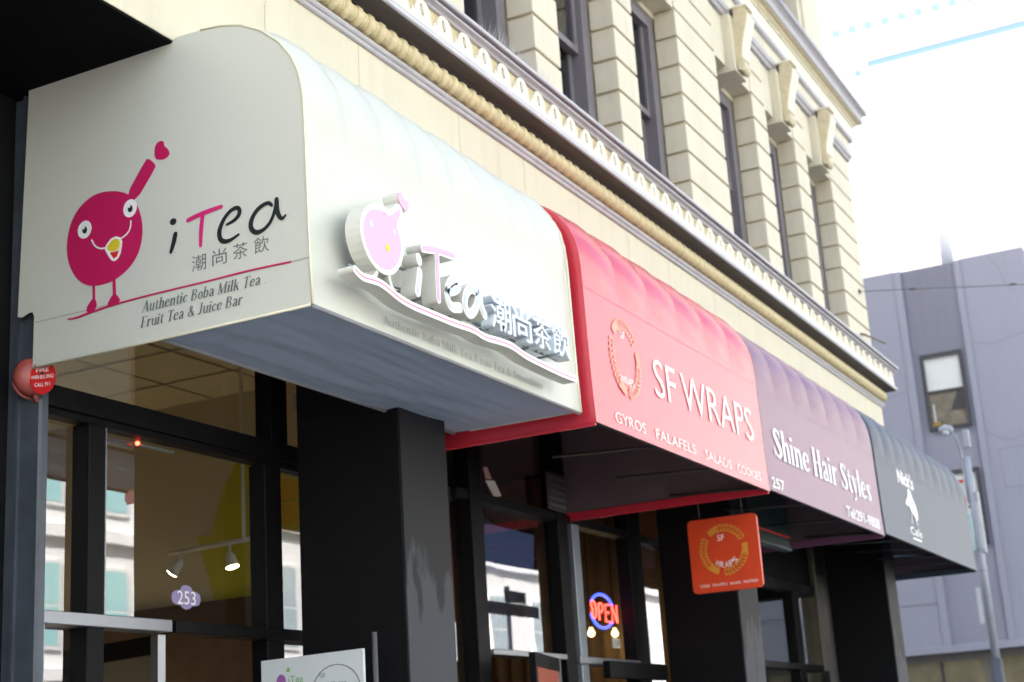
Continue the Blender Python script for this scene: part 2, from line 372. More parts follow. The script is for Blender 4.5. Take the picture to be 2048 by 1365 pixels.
# openings: window, lintel, keystone, console
opens = [(allp[i][1], allp[i+1][0]) for i in range(len(allp)-1)]
def window(a, b, z0, z1, y, parent, d=0.12, shade=None):
    w = multibox('window', [(a, a+.13, y, y+.16, z0, z1), (b-.13, b, y, y+.16, z0, z1), (a+.13, b-.13, y, y+.16, z1-.13, z1), (a+.13, b-.13, y, y+.16, z0, z0+.1)], WFRAME, parent)
    zm = (z0+z1)/2
    multibox('sash', [(a+.13, a+.19, y+.05, y+.11, zm, z1-.13), (b-.19, b-.13, y+.05, y+.11, zm, z1-.13), (a+.19, b-.19, y+.05, y+.11, zm, zm+.06),
                      (a+.13, a+.19, y+.115, y+.15, z0+.1, zm), (b-.19, b-.13, y+.115, y+.15, z0+.1, zm)], WFRAME, w)
    obj('pane', [(a+.16,y+.07,zm),(b-.16,y+.07,zm),(b-.16,y+.07,z1-.1),(a+.16,y+.07,z1-.1)], [(0,1,2,3)], GLASS2, w)
    obj('pane', [(a+.16,y+.13,z0+.08),(b-.16,y+.13,z0+.08),(b-.16,y+.13,zm),(a+.16,y+.13,zm)], [(0,1,2,3)], GLASS2, w)
    box('blind', a+.1, b-.1, y+.24, y+.25, zm+.25, z1, mat('dull_blind',(0.32,0.31,0.28),0.8), w)
    return w
for (a, b) in opens:
    if b < 5.3: continue
    window(a+0.03, b-0.03, 6.08, 8.15, 4.335, B)
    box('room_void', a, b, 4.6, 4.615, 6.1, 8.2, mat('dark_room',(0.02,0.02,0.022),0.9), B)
    c = (a+b)/2
    # lintel of two voussoirs either side of a keystone
    for q0, q1, s in ((a+.004, c-.21, -1), (c+.21, b-.004, 1)):
        v = [(q0,8.212),(q1,8.212),(q1 + (0.05 if s<0 else 0),8.77),(q0 - (0.05 if s>0 else 0),8.77)]
        plate('voussoir', v, Pl((0,Y1+0.012,0),(1,0,0),(0,0,1)), -0.20, 0.0, CREAMB, B)
    box('lintel_soffit', a, b, Y1+0.21, 4.60, 8.16, 8.80, CREAMB, B)
    ks = [(c-.17,8.16),(c+.17,8.16),(c+.205,8.775),(c-.205,8.775)]
    plate('keystone', ks, Pl((0,Y1,0),(1,0,0),(0,0,1)), -0.21, 0.075, CREAMB, B)
    # scrolled console: side profile in the YZ plane
    prof = []
    for (yy, zz) in [(0,8.20),(.05,8.17),(.085,8.19),(.10,8.23),(.09,8.27),(.075,8.31),(.085,8.40),(.12,8.52),(.155,8.62),(.185,8.70),(.20,8.76),(.19,8.82),(.16,8.855),(.12,8.86),(0,8.86)]:
        prof.append((yy*.8, zz))
    prof = smooth2(prof, 1, True)
    cs = plate('console', [(yy, zz) for yy, zz in prof], Pl((c-.105, Y1-0.076, 0), (0,-1,0), (0,0,1)), -0.21, 0.0, OCHRE, B)
    for dx in (-.068, 0, .068):
        v=[]; f=[]
        pp = [(yy*.8,zz) for yy,zz in [(.078,8.31),(.088,8.40),(.123,8.52),(.158,8.62),(.188,8.70),(.204,8.76)]]
        for yy, zz in pp:
            v += [(c+dx-.032, Y1-.076-yy+.012, zz), (c+dx-.024, Y1-.076-yy-.012, zz), (c+dx+.024, Y1-.076-yy-.012, zz), (c+dx+.032, Y1-.076-yy+.012, zz)]
        for i in range(len(pp)-1):
            for k in range(3): f.append((i*4+k, i*4+k+1, (i+1)*4+k+1, (i+1)*4+k))
        obj('reed', v, f, IVORY, cs, True)
    box('console_cap', c-.120, c+.120, Y1-.245, Y1-0.004, 8.862, 8.884, IVORY, cs, bev=0.006)
# pier heads above the springing line
for (a, b) in allp:
    hd = box('pier_head', a+.02, b-.02, Y1+0.02, 4.60, 8.21, 8.78, mat('cream_joint_paint',(0.54,0.46,0.32),0.7), B)
    box('block', a, b, Y1, Y1+.2, 8.23, 8.49, CREAMB, hd, bev=0.006)
    box('block', a, b, Y1, Y1+.2, 8.512, 8.768, CREAMB, hd, bev=0.006)
XU = XE - 0.10
sweep('architrave_moulding', [(-.3,8.78),(.02,8.78),(.03,8.79),(.03,8.82),(.05,8.83),(.06,8.86),(.06,8.885),(-.3,8.885)], GREYT, xe=XU)
sweep('plain_frieze', [(-.4,8.885),(.045,8.885),(.045,9.045),(-.4,9.045)], CREAM, xe=XU)
sweep('fillet', [(-.3,9.045),(.06,9.045),(.085,9.06),(.085,9.11),(-.3,9.11)], GREYT, xe=XU)
sweep('bed_moulding', [(-.3,9.11),(.075,9.11),(.085,9.14),(.11,9.20),(.11,9.225),(-.3,9.225)], IVORY, xe=XU)
sweep('dentil_ground', [(-.3,9.225),(.09,9.225),(.09,9.285),(-.3,9.285)], OCHRE, xe=XU)
dn = []
x = 6.0
while x < XU + .08:
    dn.append((x, x+.045, Y1-.125, Y1-.085, 9.232, 9.278)); x += 0.085
multibox('dentil_course', dn, IVORY, B)['kind'] = 'stuff'
sweep('corona_soffit', [(-.3,9.285),(.13,9.285),(.15,9.31),(.19,9.318),(.19,9.33),(-.3,9.33)], OCHRE, xe=XU)
sweep('cornice', [(-.4,9.33),(.205,9.33),(.21,9.345),(.21,9.42),(.235,9.44),(.27,9.455),(.27,9.50),(.25,9.51),(-.4,9.53)], GREYT, xe=XU)
# third storey
for (a, b) in piers:
    p = box('pier', a, b, Y1+0.14, 4.62, 9.52, 13.4, CREAMB, B, bev=0.01)
    box('pilaster_strip', a+.12, b-.12, Y1+.10, Y1+.14, 9.52, 13.2, CREAMB, p, bev=0.008)
for (a, b) in opens:
    if b > 6.8: window(a+.03, b-.03, 9.75, 12.6, 4.42, B); box('spandrel', a, b, 4.36, 4.62, 9.5, 9.75, CREAM, B); box('spandrel', a, b, 4.36, 4.62, 12.6, 13.4, CREAM, B)
# black columns at street level, street faces scuffed grey
def worn():
    mt = bpy.data.materials.new('scuffed_grey_paint'); mt.use_nodes = True; n = mt.node_tree.nodes; l = mt.node_tree.links; b = n['Principled BSDF']
    tc = n.new('ShaderNodeTexCoord'); mp = n.new('ShaderNodeMapping'); mp.inputs['Scale'].default_value = (7,7,2.0); l.new(tc.outputs['Object'], mp.inputs[0])
    nz = n.new('ShaderNodeTexNoise'); nz.inputs['Scale'].default_value = 1.2; nz.inputs['Detail'].default_value = 8; l.new(mp.outputs[0], nz.inputs['Vector'])
    sx = n.new('ShaderNodeSeparateXYZ'); l.new(tc.outputs['Object'], sx.inputs[0])
    mr = n.new('ShaderNodeMapRange'); mr.inputs[1].default_value = 2.95; mr.inputs[2].default_value = 2.35; mr.inputs[3].default_value = -0.22; mr.inputs[4].default_value = 0.15; l.new(sx.outputs[2], mr.inputs[0])
    ad = n.new('ShaderNodeMath'); ad.operation = 'ADD'; l.new(nz.outputs[0], ad.inputs[0]); l.new(mr.outputs[0], ad.inputs[1])
    cr = n.new('ShaderNodeValToRGB'); cr.color_ramp.elements[0].position = 0.47; cr.color_ramp.elements[0].color = (0.010,0.011,0.013,1); cr.color_ramp.elements[1].position = 0.56; cr.color_ramp.elements[1].color = (0.042,0.046,0.054,1)
    l.new(ad.outputs[0], cr.inputs[0]); l.new(cr.outputs[0], b.inputs['Base Color']); b.inputs['Roughness'].default_value = 0.6; b.inputs['Specular IOR Level'].default_value = 0.18
    bp = n.new('ShaderNodeBump'); bp.inputs['Strength'].default_value = 0.15; l.new(nz.outputs[0], bp.inputs['Height']); l.new(bp.outputs[0], b.inputs['Normal'])
    return mt
WORN = worn()
for (a, b) in ((1.62,2.12),(6.865,7.37),(12.22,12.74),(17.48,17.97)):
    c = box('column', a, b, Y1+.006, 4.79, 0.14, 4.883, BLACK, B, bev=0.008)
    box('street_face', a+.006, b-.004, Y1, Y1+.03, 0.14, 4.883, WORN, c, bev=0.003)

# ================================================================== SHOPFRONTS
def pane(parent, x0, x1, z0, z1, y=YS+.02, name='pane'):
    return obj(name, [(x0,y,z0),(x1,y,z0),(x1,y,z1),(x0,y,z1)], [(0,1,2,3)], GLASS, parent)
YF0, YF1 = 4.965, 5.075
# --- tea shop
T = thing('shopfront', (6.2, YS, 0.14), 'black framed tea shop front with open door, beside the grey left post', 'shopfront')
box('post', 5.045, 5.105, 4.925, 5.2, 0.14, 4.88, mat('slate_post_paint',(0.06,0.072,0.092),0.4,var=0.3,vs=5,bump=0.05,bs=20,spec=0.35), T, bev=0.012)
box('post_rib', 5.028, 5.044, 5.045, 5.062, 0.14, 4.88, mat('slate_post_paint',(0.055,0.062,0.075),0.32), T)
box('dark_panel', 2.0, 5.044, 5.125, 5.18, 0.14, 4.88, BLACK, T)
box('header', 5.11, 8.9, YF0-.01, YF1, 3.335, 3.44, FRAME, T, bev=0.004)
box('header_lip', 5.11, 8.9, YF0+.005, YF1-.02, 3.30, 3.334, FRAME, T, bev=0.003)
box('mullion', 5.41, 5.525, YF0, YF1, 0.14, 3.30, FRAME, T, bev=0.004)
box('mullion_strip', 5.527, 5.552, YF0+.02, YF1-.02, 2.40, 3.30, ALU, T)
box('mullion', 6.80, 6.955, YF0, YF1, 0.14, 3.30, FRAME, T, bev=0.004)
box('mullion', 6.87, 7.03, YF0, YF1, 3.442, 4.88, FRAME, T, bev=0.004)
box('transom_bar', 5.09, 5.99, YF0-.02, YF1, 2.335, 2.395, ALU, T, bev=0.004)
box('transom_bar', 6.022, 7.4, YF0-.02, YF1, 2.335, 2.395, FRAME, T, bev=0.004)
pane(T, 5.105, 6.87, 3.442, 4.88); pane(T, 7.03, 8.9, 3.442, 4.88)
pane(T, 5.105, 5.41, 2.396, 3.30); pane(T, 5.552, 6.80, 2.396, 3.30); pane(T, 6.955, 8.9, 2.396, 3.30)
pane(T, 5.14, 5.41, 0.3, 2.334); pane(T, 6.955, 8.9, 0.3, 2.334)
box('side_stile', 5.107, 5.14, YF0, YF1, 0.14, 2.334, ALU, T)
# door leaf, swung inwards; hinge at its street end
def door(parent, hx, hy, dxn, w, z1, mt_edge, panel=None):
    """leaf from the hinge (hx,hy) along unit direction dxn"""
    d = Vector((dxn[0], dxn[1], 0)).normalized(); n = Vector((-d.y, d.x, 0))
    def bar(name, a0, a1, z0, z1, mt, par, t=0.022):
        v = []
        for z in (z0, z1):
            for (a, s) in ((a0,-t),(a1,-t),(a1,t),(a0,t)):
                p = Vector((hx, hy, z)) + d*a + n*s; v.append(p)
        return link(name, fixn(mkmesh(name, v, [(0,1,2,3),(4,5,6,7),(0,1,5,4),(1,2,6,5),(2,3,7,6),(3,0,4,7)], mt)), par)
    L = bar('door', 0.0, 0.06, 0.16, z1, mt_edge, parent)
    bar('stile', w-.06, w, 0.16, z1, FRAME, L); bar('rail', 0.06, w-.06, z1-.09, z1, FRAME, L); bar('rail', .06, w-.06, .16, .36, FRAME, L)
    if panel: bar('panel', .06, w-.06, .36, z1-.09, panel, L, 0.008)
    else: bar('door_glass', .06, w-.06, .36, z1-.09, GLASS, L, 0.004)
    p0 = Vector((hx,hy,0)) + d*(w-.1) + n*.06
    tube('pull_handle', [p0+Vector((0,0,.9)), p0+Vector((0,0,1.5))], .012, ALU, L)
door(T, 5.96, 4.99, (0.17, 0.62), 0.88, 2.325, ALU)
# interior of the tea shop
BEIGE = mat('beige_interior_wall', (0.58,0.51,0.38), 0.8, var=0.06, vs=2)
IW = box('wall', 8.92, 9.0, 5.3, 12, 0.14, 4.4, BEIGE); struct(IW)
struct(box('wall', 2.4, 8.9, 12.0, 12.1, 0.14, 4.4, BEIGE)); struct(box('wall', 2.3, 2.4, 5.3, 12, 0.14, 4.4, BEIGE))
struct(box('ceiling', 2.4, 8.92, 5.14, 12, 4.40, 4.46, mat('cream_ceiling_tile',(0.60,0.53,0.38),0.9,var=0.06)))
cl = [o for o in bpy.data.objects if o.name == 'ceiling'][0]
for i in range(1, 11): box('ceiling_grid_bar', 2.4, 8.9, 5.14+i*.61-.008, 5.14+i*.61+.008, 4.392, 4.399, mat('grid_bar',(0.36,0.31,0.22),0.6), cl)
for i in range(1, 10): box('ceiling_grid_bar', 2.4+i*.66-.008, 2.4+i*.66+.008, 5.14, 11.9, 4.388, 4.3915, M['grid_bar'], cl)
struct(box('floor', 2.4, 18, 5.14, 12, 0.14, 0.18, mat('dark_floor_tile',(0.10,0.08,0.06),0.5,var=0.2)))
LIME = mat('lime_wall_paint', (0.48,0.44,0.03), 0.7, var=0.05)
sc_ = 8.92/7.3
def wl(y, z): return (-(y*sc_), 1.6+(z-1.6)*sc_)
wp = Pl((8.92,0,0),(0,-1,0),(0,0,1))
pts = [wl(5.516,3.475), wl(5.62,3.33), wl(5.68,3.18), wl(5.721,3.045), wl(5.828,3.042), wl(5.703,2.653), wl(4.6,2.62), wl(4.6,3.475)]
pts = [(a, b) for a, b in pts if True]
plate('lime_panel', pts, wp, 0.002, 0.012, LIME, IW)
box('wood_wainscot', 8.86, 8.915, 5.3, 12, 0.18, 1.6+(2.645-1.6)*sc_, mat('dark_walnut_panel',(0.055,0.028,0.018),0.45,var=0.3,vs=6), IW)
# track lights
tr_ = thing('track_light', (8.2, 6.2, 3.2), 'white ceiling track with two lit spotlights inside the tea shop', 'track light')
WM = mat('white_enamel', (0.75,0.74,0.70), 0.35, var=0.03)
k = 8.1/7.3
def P_(y, z, x=7.3): return Vector((8.1, y*k, 1.6+(z-1.6)*k))
tube('rod', [P_(5.495,3.36)+Vector((0,0,.9)), P_(5.49,2.99)], .012, WM, tr_)
tube('rail', [P_(5.36,2.99), P_(6.05,2.972)], .016, WM, tr_, 6)
for (ya, za, yb, zb) in ((5.972,2.964,6.033,2.848),(5.595,2.967,5.574,2.829)):
    a = P_(ya, za); b = P_(yb, zb); mid = a + Vector((0,0,-.06))
    st = tube('spotlight', [a, mid], .012, WM, tr_, 8)
    ax = (b - mid).normalized()
    tube('lamp_head', [mid - ax*.02, mid + ax*.01, mid+ax*.05, b - ax*.01], [.012,.034,.036,.046], WM, st, 12, caps=True)
    tube('lamp_lens', [b - ax*.008, b - ax*.004], [.043,.040], mat('lit_lens',(0.9,0.8,0.6),0.3,emit=(1.0,0.86,0.55),es=14,var=0), st, 12)
    ld = bpy.data.lights.new('spot_beam','SPOT'); ld.energy = 480; ld.color = (1,0.82,0.55); ld.spot_size = R(70); ld.spot_blend = 0.6; ld.shadow_soft_size = .03
    lo = bpy.data.objects.new('spot_beam', ld); COL.objects.link(lo); lo.location = b + ax*.01; lo.rotation_euler = (-ax).to_track_quat('Z','Y').to_euler()
# window sticker, sensor, strip lamp
st = thing('window_sticker', (6.2, 5.03, 2.47), 'lilac cloud-shaped number sticker on the tea shop window', 'sticker')
gp = Pl((0, 5.038, 0), (1,0,0), (0,0,1))
cloud = []
for (cx, cz, r) in ((6.13,2.525,.042),(6.207,2.535,.058),(6.285,2.525,.042)): pass
cl_pts = [(6.092,2.52),(6.10,2.548),(6.125,2.560),(6.155,2.562),(6.175,2.585),(6.207,2.592),(6.24,2.585),(6.26,2.562),(6.29,2.560),(6.315,2.548),(6.322,2.52),(6.312,2.497),(6.285,2.488),(6.255,2.486),(6.235,2.472),(6.207,2.466),(6.18,2.472),(6.16,2.486),(6.13,2.488),(6.102,2.497)]
plate('backing', cl_pts, gp, 0, .002, mat('lilac_vinyl',(0.24,0.20,0.38),0.5,var=0), st)
text('numerals', '253', gp, 6.135, 2.492, .145, .068, P_WHT, st, h=.004)
ws = thing('door_sensor', (5.88, 5.06, 3.27), 'small black door sensor with red indicator lamp under the tea shop header', 'sensor')
box('housing', 5.60, 5.87, 5.10, 5.13, 3.272, 3.297, mat('black_plastic',(0.02,0.02,0.02),0.4), ws, bev=.004)
bm = bmesh.new(); bmesh.ops.create_icosphere(bm, subdivisions=2, radius=.012); me = bpy.data.meshes.new('indicator'); bm.to_mesh(me); bm.free()
me.materials.append(mat('red_led',(0.8,0.05,0.03),0.3,emit=(1,0.06,0.03),es=6,var=0)); link('indicator', me, ws, (5.888,5.085,3.292))
sl = thing('strip_lamp', (6.05, 5.1, 3.28), 'thin pale strip lamp fixed beside the red door sensor', 'lamp')
box('tube', 5.92, 6.18, 5.088, 5.104, 3.284, 3.298, mat('frosted_tube',(0.42,0.46,0.46),0.4), sl, bev=.003); box('bracket', 5.94, 6.16, 5.105, 5.112, 3.286, 3.30, WM, sl)
sb = thing('alarm_sounder', (7.14, 4.98, 3.69), 'small beige alarm box beside the black column top', 'alarm box')
box('case', 7.075, 7.205, 4.90, 4.962, 3.645, 3.75, mat('beige_plastic',(0.28,0.26,0.20),0.5), sb, bev=.01); box('grille', 7.10, 7.18, 4.893, 4.899, 3.67, 3.725, mat('beige_plastic_dark',(0.18,0.16,0.12),0.5), sb)
# fire bell at the left post
fb = thing('fire_bell', (5.03, 4.93, 3.33), 'red sprinkler alarm bell with printed red disc on the left post', 'fire bell')
RB = mat('faded_red_enamel', (0.30,0.06,0.05), 0.4, var=0.2, vs=9)
prof = [(.0,.066),(.015,.074),(.035,.076),(.055,.070),(.070,.052),(.078,.028),(.08,.004)]
v=[]; f=[]; seg=28; cx0, cy0, cz0 = 5.05, 5.0, 3.452
ring=[]
dirn = Vector((-0.42,-0.91,0)).normalized(); sv = Vector((-dirn.y, dirn.x, 0)); uv = Vector((0,0,1))
for (h, r) in prof:
    for q in range(seg):
        a = 2*math.pi*q/seg; v.append(Vector((cx0,cy0,cz0)) + dirn*h + (sv*math.cos(a)+uv*math.sin(a))*r*1.18)
for i in range(len(prof)-1):
    for q in range(seg): f.append((i*seg+q, i*seg+(q+1)%seg, (i+1)*seg+(q+1)%seg, (i+1)*seg+q))
f.append(tuple(range(seg)))
f.append(tuple((len(prof)-1)*seg+q for q in range(seg)))
link('gong', fixn(mkmesh('gong', v, f, RB, True)), fb)
dp = Pl((5.016, 4.885, 3.432), (0.30,-0.95,0), (0,0,1))
dk = plate('sign_disc', circ(0,0,.064,.080,28), dp, 0, .006, mat('signal_red',(0.50,0.012,0.014),0.35,var=0.05), fb)
for i, (t_, zz, w_) in enumerate((('FIRE',.034,.06),('WHEN BELL RINGS',.002,.11),('CALL 911',-.034,.075))):
    text('lettering', t_, dp, -w_/2, zz-.009, w_, .018, P_WHT, dk, h=.008)
plate('boss', circ(0,.018,.007,.007,10), dp, .0065, .014, P_BLK, dk)
tube('conduit', [(5.04,4.95,3.33),(5.04,4.95,3.36),(5.05,4.96,3.42)], .014, RB, fb)
tube('rim', [Vector((cx0,cy0,cz0-.018)) + dirn*.01 + (sv*math.cos(a)+uv*math.sin(a))*.078 for a in [2*math.pi*i/24 for i in range(24)]], .008, RB, fb, 6, closed=True)
# menu stand
ms_ = thing('menu_stand', (6.5, 4.45, 0.14), 'white menu board stand with purple bird logo before the black column', 'menu stand')
mp_ = Pl((6.5, 4.79, 0), (0,-1,0), (0,0,1))
bd = plate('board', [(0,.95),(.62,.95),(.62,2.205),(0,2.195)], mp_, -.02, 0, mat('white_board',(0.62,0.66,0.68),0.35,var=0.04), ms_)
plate('logo', circ(.125,2.085,.028,.032), mp_, .001, .003, mat('violet_print',(0.30,0.10,0.36),0.5,var=0), bd)
plate('logo_heart', [(.155,2.13),(.17,2.15),(.18,2.14),(.175,2.125)], mp_, .001, .003, mat('green_print',(0.15,0.40,0.10),0.5,var=0), bd)
text('lettering', 'iTea', mp_, .17, 2.07, .09, .035, M['green_print'], bd)
strokes('drawn_circle', [([(.46+.14*math.cos(t),2.02+.12*math.sin(t)) for t in [i*math.pi/12 for i in range(13)]], .004)], mp_, 0, .003, P_GRY, bd, sm=0)
text('small_print', 'Q2', mp_, .36, 2.08, .035, .022, P_GRY, bd); text('small_print', 'milk tea', mp_, .40, 2.04, .12, .02, P_GRY, bd)
tube('stand_pole', [(6.52,4.11,.14),(6.52,4.11,2.28)], .013, mat('grey_pole',(0.10,0.10,0.11),0.4), ms_)
box('stand_base', 6.35, 6.65, 3.95, 4.8, .142, .17, FRAME, ms_, bev=.005); tube('stand_leg', [(6.515,4.45,.16),(6.515,4.45,.96)], .02, FRAME, ms_)

# --- wrap shop
K = thing('shopfront', (10.5, YS, 0.14), 'black framed wrap shop front with neon sign between the first two columns', 'shopfront')
box('header', 9.0, 12.95, YF0, YF1, 3.395, 3.46, FRAME, K, bev=.004)
box('mullion', 9.17, 9.345, YF0-.01, YF1, 0.14, 4.88, FRAME, K, bev=.004)
box('mullion_edge', 9.347, 9.372, YF0+.01, YF1-.01, 0.14, 3.394, ALU, K)
box('mullion', 10.56, 10.735, YF0-.01, YF1, 0.14, 4.88, FRAME, K, bev=.004)
box('jamb', 10.80, 10.93, YF0-.02, YF1-.02, 0.14, 3.394, mat('pale_steel_jamb',(0.22,0.25,0.29),0.35,metal=0.4,var=0.1), K, bev=.004)
box('mullion', 11.95, 12.23, YF0-.01, YF1, 0.14, 4.88, FRAME, K, bev=.004)
box('transom_bar', 10.74, 11.94, YF0-.04, YF1, 2.31, 2.365, ALU, K, bev=.004)
box('transom_bar', 9.373, 10.55, YF0-.02, YF1, 2.335, 2.375, ALU, K, bev=.004)
for (a, b, c, d) in ((9.0,9.17,.2,3.39),(9.373,10.56,2.376,3.394),(9.346,10.56,3.462,4.88),(10.735,11.95,3.462,4.88),(10.93,11.95,2.366,3.394),(12.23,12.95,.2,3.394),(10.93,11.95,.3,2.309),(9.0,9.17,3.462,4.88)):
    pane(K, a, b, c, d)
ORNG = mat('burnt_orange_panel', (0.30,0.055,0.02), 0.6, var=0.15, vs=3)
door(K, 10.34, 4.93, (-0.96, -0.26), 0.96, 2.33, ALU, panel=ORNG)
box('counter_window', 11.0, 12.2, 4.80, 4.86, 2.20, 2.33, FRAME, K, bev=.004)
# its interior
RW = mat('oxblood_interior_wall', (0.16,0.030,0.020), 0.7, var=0.15)
struct(box('wall', 9.02, 17.6, 9.0, 9.1, 0.14, 4.5, RW)); struct(box('wall', 9.005, 9.02, 5.3, 9, 0.14, 4.5, RW))
struct(box('ceiling', 9.02, 17.6, 5.14, 9, 4.5, 4.56, mat('dark_brown_ceiling',(0.035,0.025,0.02),0.8)))
struct(box('wall', 13.4, 13.5, 5.2, 9, 0.14, 4.5, mat('tan_interior_wall',(0.24,0.17,0.10),0.8,var=0.1)))
CUR = mat('brown_curtain', (0.16,0.105,0.05), 0.8, var=0.25, vs=4)
v=[]; f=[]
for i in range(49):
    yy = 5.22 + i*.05; xx = 13.32 + .03*math.sin(i*1.9)
    v += [(xx,yy,2.0),(xx,yy,4.3)]
for i in range(48): f.append((2*i,2*i+2,2*i+3,2*i+1))
cu_ = thing('curtain', (13.32,6.0,2.0), 'brown hanging drape inside the wrap shop window', 'curtain'); obj('cloth', v, f, CUR, cu_, True); tube('curtain_rail', [(13.32,5.2,4.32),(13.32,7.7,4.32)], .012, FRAME, cu_)
# television
tv = thing('television', (11.85,6.05,3.2), 'wall television with dark blue screen hanging inside the wrap shop', 'television')
tp = Pl((11.27,6.0,3.19), (1.13,0.10,0.02), (0.06,0.0,0.40))
tvb = plate('casing', [(-.02,-.05),(1.02,-.05),(1.02,1.05),(-.02,1.05)], tp, -.05, 0, mat('black_plastic',(0.02,0.02,0.02),0.4), tv)
plate('screen', [(0,0),(1,0),(1,1),(0,1)], tp, .001, .004, mat('blue_grey_screen',(0.03,0.045,0.085),0.25,emit=(0.12,0.17,0.36),es=0.10,var=0), tv)
tube('bracket', [(11.9,6.1,3.5),(11.9,6.3,3.8),(11.9,6.3,4.5)], .02, FRAME, tv)
# neon OPEN sign
ns = thing('open_sign', (11.62,5.12,2.64), 'lit red and blue neon OPEN sign in the wrap shop window', 'neon sign')
NR = mat('red_neon_tube',(0.9,0.05,0.03),0.3,emit=(1.0,0.045,0.03),es=4.5,var=0); NB = mat('blue_neon_tube',(0.1,0.15,0.9),0.3,emit=(0.05,0.10,1.0),es=1.6,var=0)
cx, cz, rx, rz = 11.62, 2.78, .235, .138
tube('ring', [(cx+rx*math.cos(t),5.13,cz+rz*math.sin(t)) for t in [R(25)+i*R(125)/16 for i in range(17)]], .013, NB, ns)
tube('ring', [(cx+rx*math.cos(t),5.13,cz+rz*math.sin(t)) for t in [R(195)+i*R(125)/16 for i in range(17)]], .013, NB, ns)
def neon(seq): tube('letter', [(a,5.115,b) for a,b in seq], .0085, NR, ns, 8)
neon(smooth2([(11.40,2.78),(11.375,2.81),(11.38,2.845),(11.42,2.85),(11.455,2.83),(11.47,2.77),(11.45,2.72),(11.41,2.71),(11.385,2.74),(11.40,2.785)],2))
neon([(11.52,2.70),(11.52,2.835),(11.57,2.84),(11.60,2.82),(11.60,2.79),(11.57,2.77),(11.53,2.77)])
neon([(11.73,2.835),(11.655,2.835),(11.655,2.695),(11.735,2.695)]); neon([(11.66,2.77),(11.72,2.77)])
neon([(11.79,2.69),(11.79,2.835),(11.89,2.70),(11.89,2.84)])
box('backing', 11.42, 11.82, 5.15, 5.156, 2.76, 2.80, mat('clear_grey',(0.05,0.05,0.05),0.3), ns)
ns.location.x += .06
for i, (a, b) in enumerate(((12.52,2.684),(13.05,2.704))):
    pd = thing('pendant_lamp', (a,5.62,b-.03), ['left','right'][i]+' of two small amber pendant bulbs under the neon sign', 'pendant lamp', 'amber pendant bulbs')
    tube('bulb', [(a,5.62,b-.035),(a,5.62,b-.025),(a,5.62,b),(a,5.62,b+.03),(a,5.62,b+.05)], [.006,.028,.036,.022,.012], mat('amber_bulb',(0.9,0.6,0.3),0.3,emit=(1.0,0.62,0.25),es=2.2,var=0), pd, 12)
    pl_ = bpy.data.lights.new('bulb_glow','POINT'); pl_.energy = 1.2; pl_.color = (1,.7,.35); pl_.shadow_soft_size = .05; po = bpy.data.objects.new('bulb_glow', pl_); COL.objects.link(po); po.location = (a,5.62,b-.09)
    tube('cord', [(a,5.62,b+.05),(a,5.62,4.5)], .005, FRAME, pd, 6)
nt_ = thing('window_notice', (11.68,5.07,2.47), 'small white printed notice on glass below the neon sign', 'notice'); 
np_ = Pl((0,5.036,0),(1,0,0),(0,0,1)); plate('card', [(11.63,2.47),(11.78,2.47),(11.78,2.55),(11.63,2.55)], np_, 0, .002, mat('paper',(0.55,0.54,0.52),0.8), nt_); text('print', '259', np_, 11.655,2.485,.10,.045,P_BLK,nt_,h=.004)
pn = thing('window_notice', (9.66,5.1,3.5), 'tilted white paper notice in the transom of the wrap shop', 'notice')
plate('sheet', [(9.555,3.585),(9.70,3.60),(9.80,3.50),(9.68,3.475)], np_, 0, .002, M['paper'], pn); plate('sheet', [(9.53,3.675),(9.60,3.69),(9.66,3.605),(9.57,3.60)], np_, 0, .002, mat('pink_paper',(0.42,0.25,0.22),0.8), pn)
vg = thing('vent_grille', (10.58,4.95,3.46), 'louvred grey vent grille above the wrap shop mullion', 'vent')
box('frame', 10.40, 10.725, 4.945, 4.954, 3.465, 3.755, mat('vent_grey',(0.055,0.055,0.06),0.5), vg)
for i in range(5):
    z = 3.487+i*.053; obj('louvre', [(10.425,4.925,z),(10.70,4.925,z),(10.70,4.944,z+.03),(10.425,4.944,z+.03)], [(0,1,2,3)], mat('vent_louvre',(0.16,0.16,0.17),0.5), vg)

# --- hair salon
H = thing('shopfront', (15.2, YS, 0.14), 'dark salon shopfront with olive post between the second and third columns', 'shopfront')
box('header', 12.95, 17.45, YF0, YF1, 3.26, 3.37, FRAME, H, bev=.004)
box('mullion', 12.96, 13.15, YF0-.01, YF1, 0.14, 4.88, FRAME, H, bev=.004); box('mullion', 16.54, 16.76, YF0-.01, YF1, 0.14, 3.26, FRAME, H, bev=.004)
box('mullion', 14.8, 14.95, YF0-.01, YF1, 0.14, 3.26, FRAME, H, bev=.004)
box('post', 17.46, 18.0, YF0-.03, YF1+.06, 0.14, 4.88, mat('olive_grey_post',(0.075,0.066,0.045),0.5,var=0.15,vs=5), H, bev=.01)
box('door_strip', 18.17, 18.29, YF0, YF1, 0.14, 3.33, mat('lilac_white_strip',(0.55,0.52,0.66),0.5), H)
box('panel', 13.15, 17.46, YF0+.03, YF1, 3.37, 4.88, BLACK, H)
for (a, b) in ((13.15,14.8),(14.95,16.54),(16.76,17.46)): pane(H, a, b, .3, 3.26)
box('transom_bar', 14.95, 17.46, YF0-.02, YF1, 2.40, 2.47, FRAME, H, bev=.004)
box('side_return', 18.0, 18.06, YF0, 5.2, 0.14, 4.88, BLACK, H)
door(H, 17.3, 4.93, (-1, -0.35), 0.9, 2.36, ALU)
SLW = mat('slate_interior_wall',(0.09,0.11,0.13),0.7,var=0.1)
struct(box('wall', 13.6, 17.9, 8.0, 8.1, 0.14, 4.5, SLW))
gf = thing('fascia_board', (13.4, 4.12, 3.4), 'dark green fascia board with thin red line under the plum awning', 'fascia board')
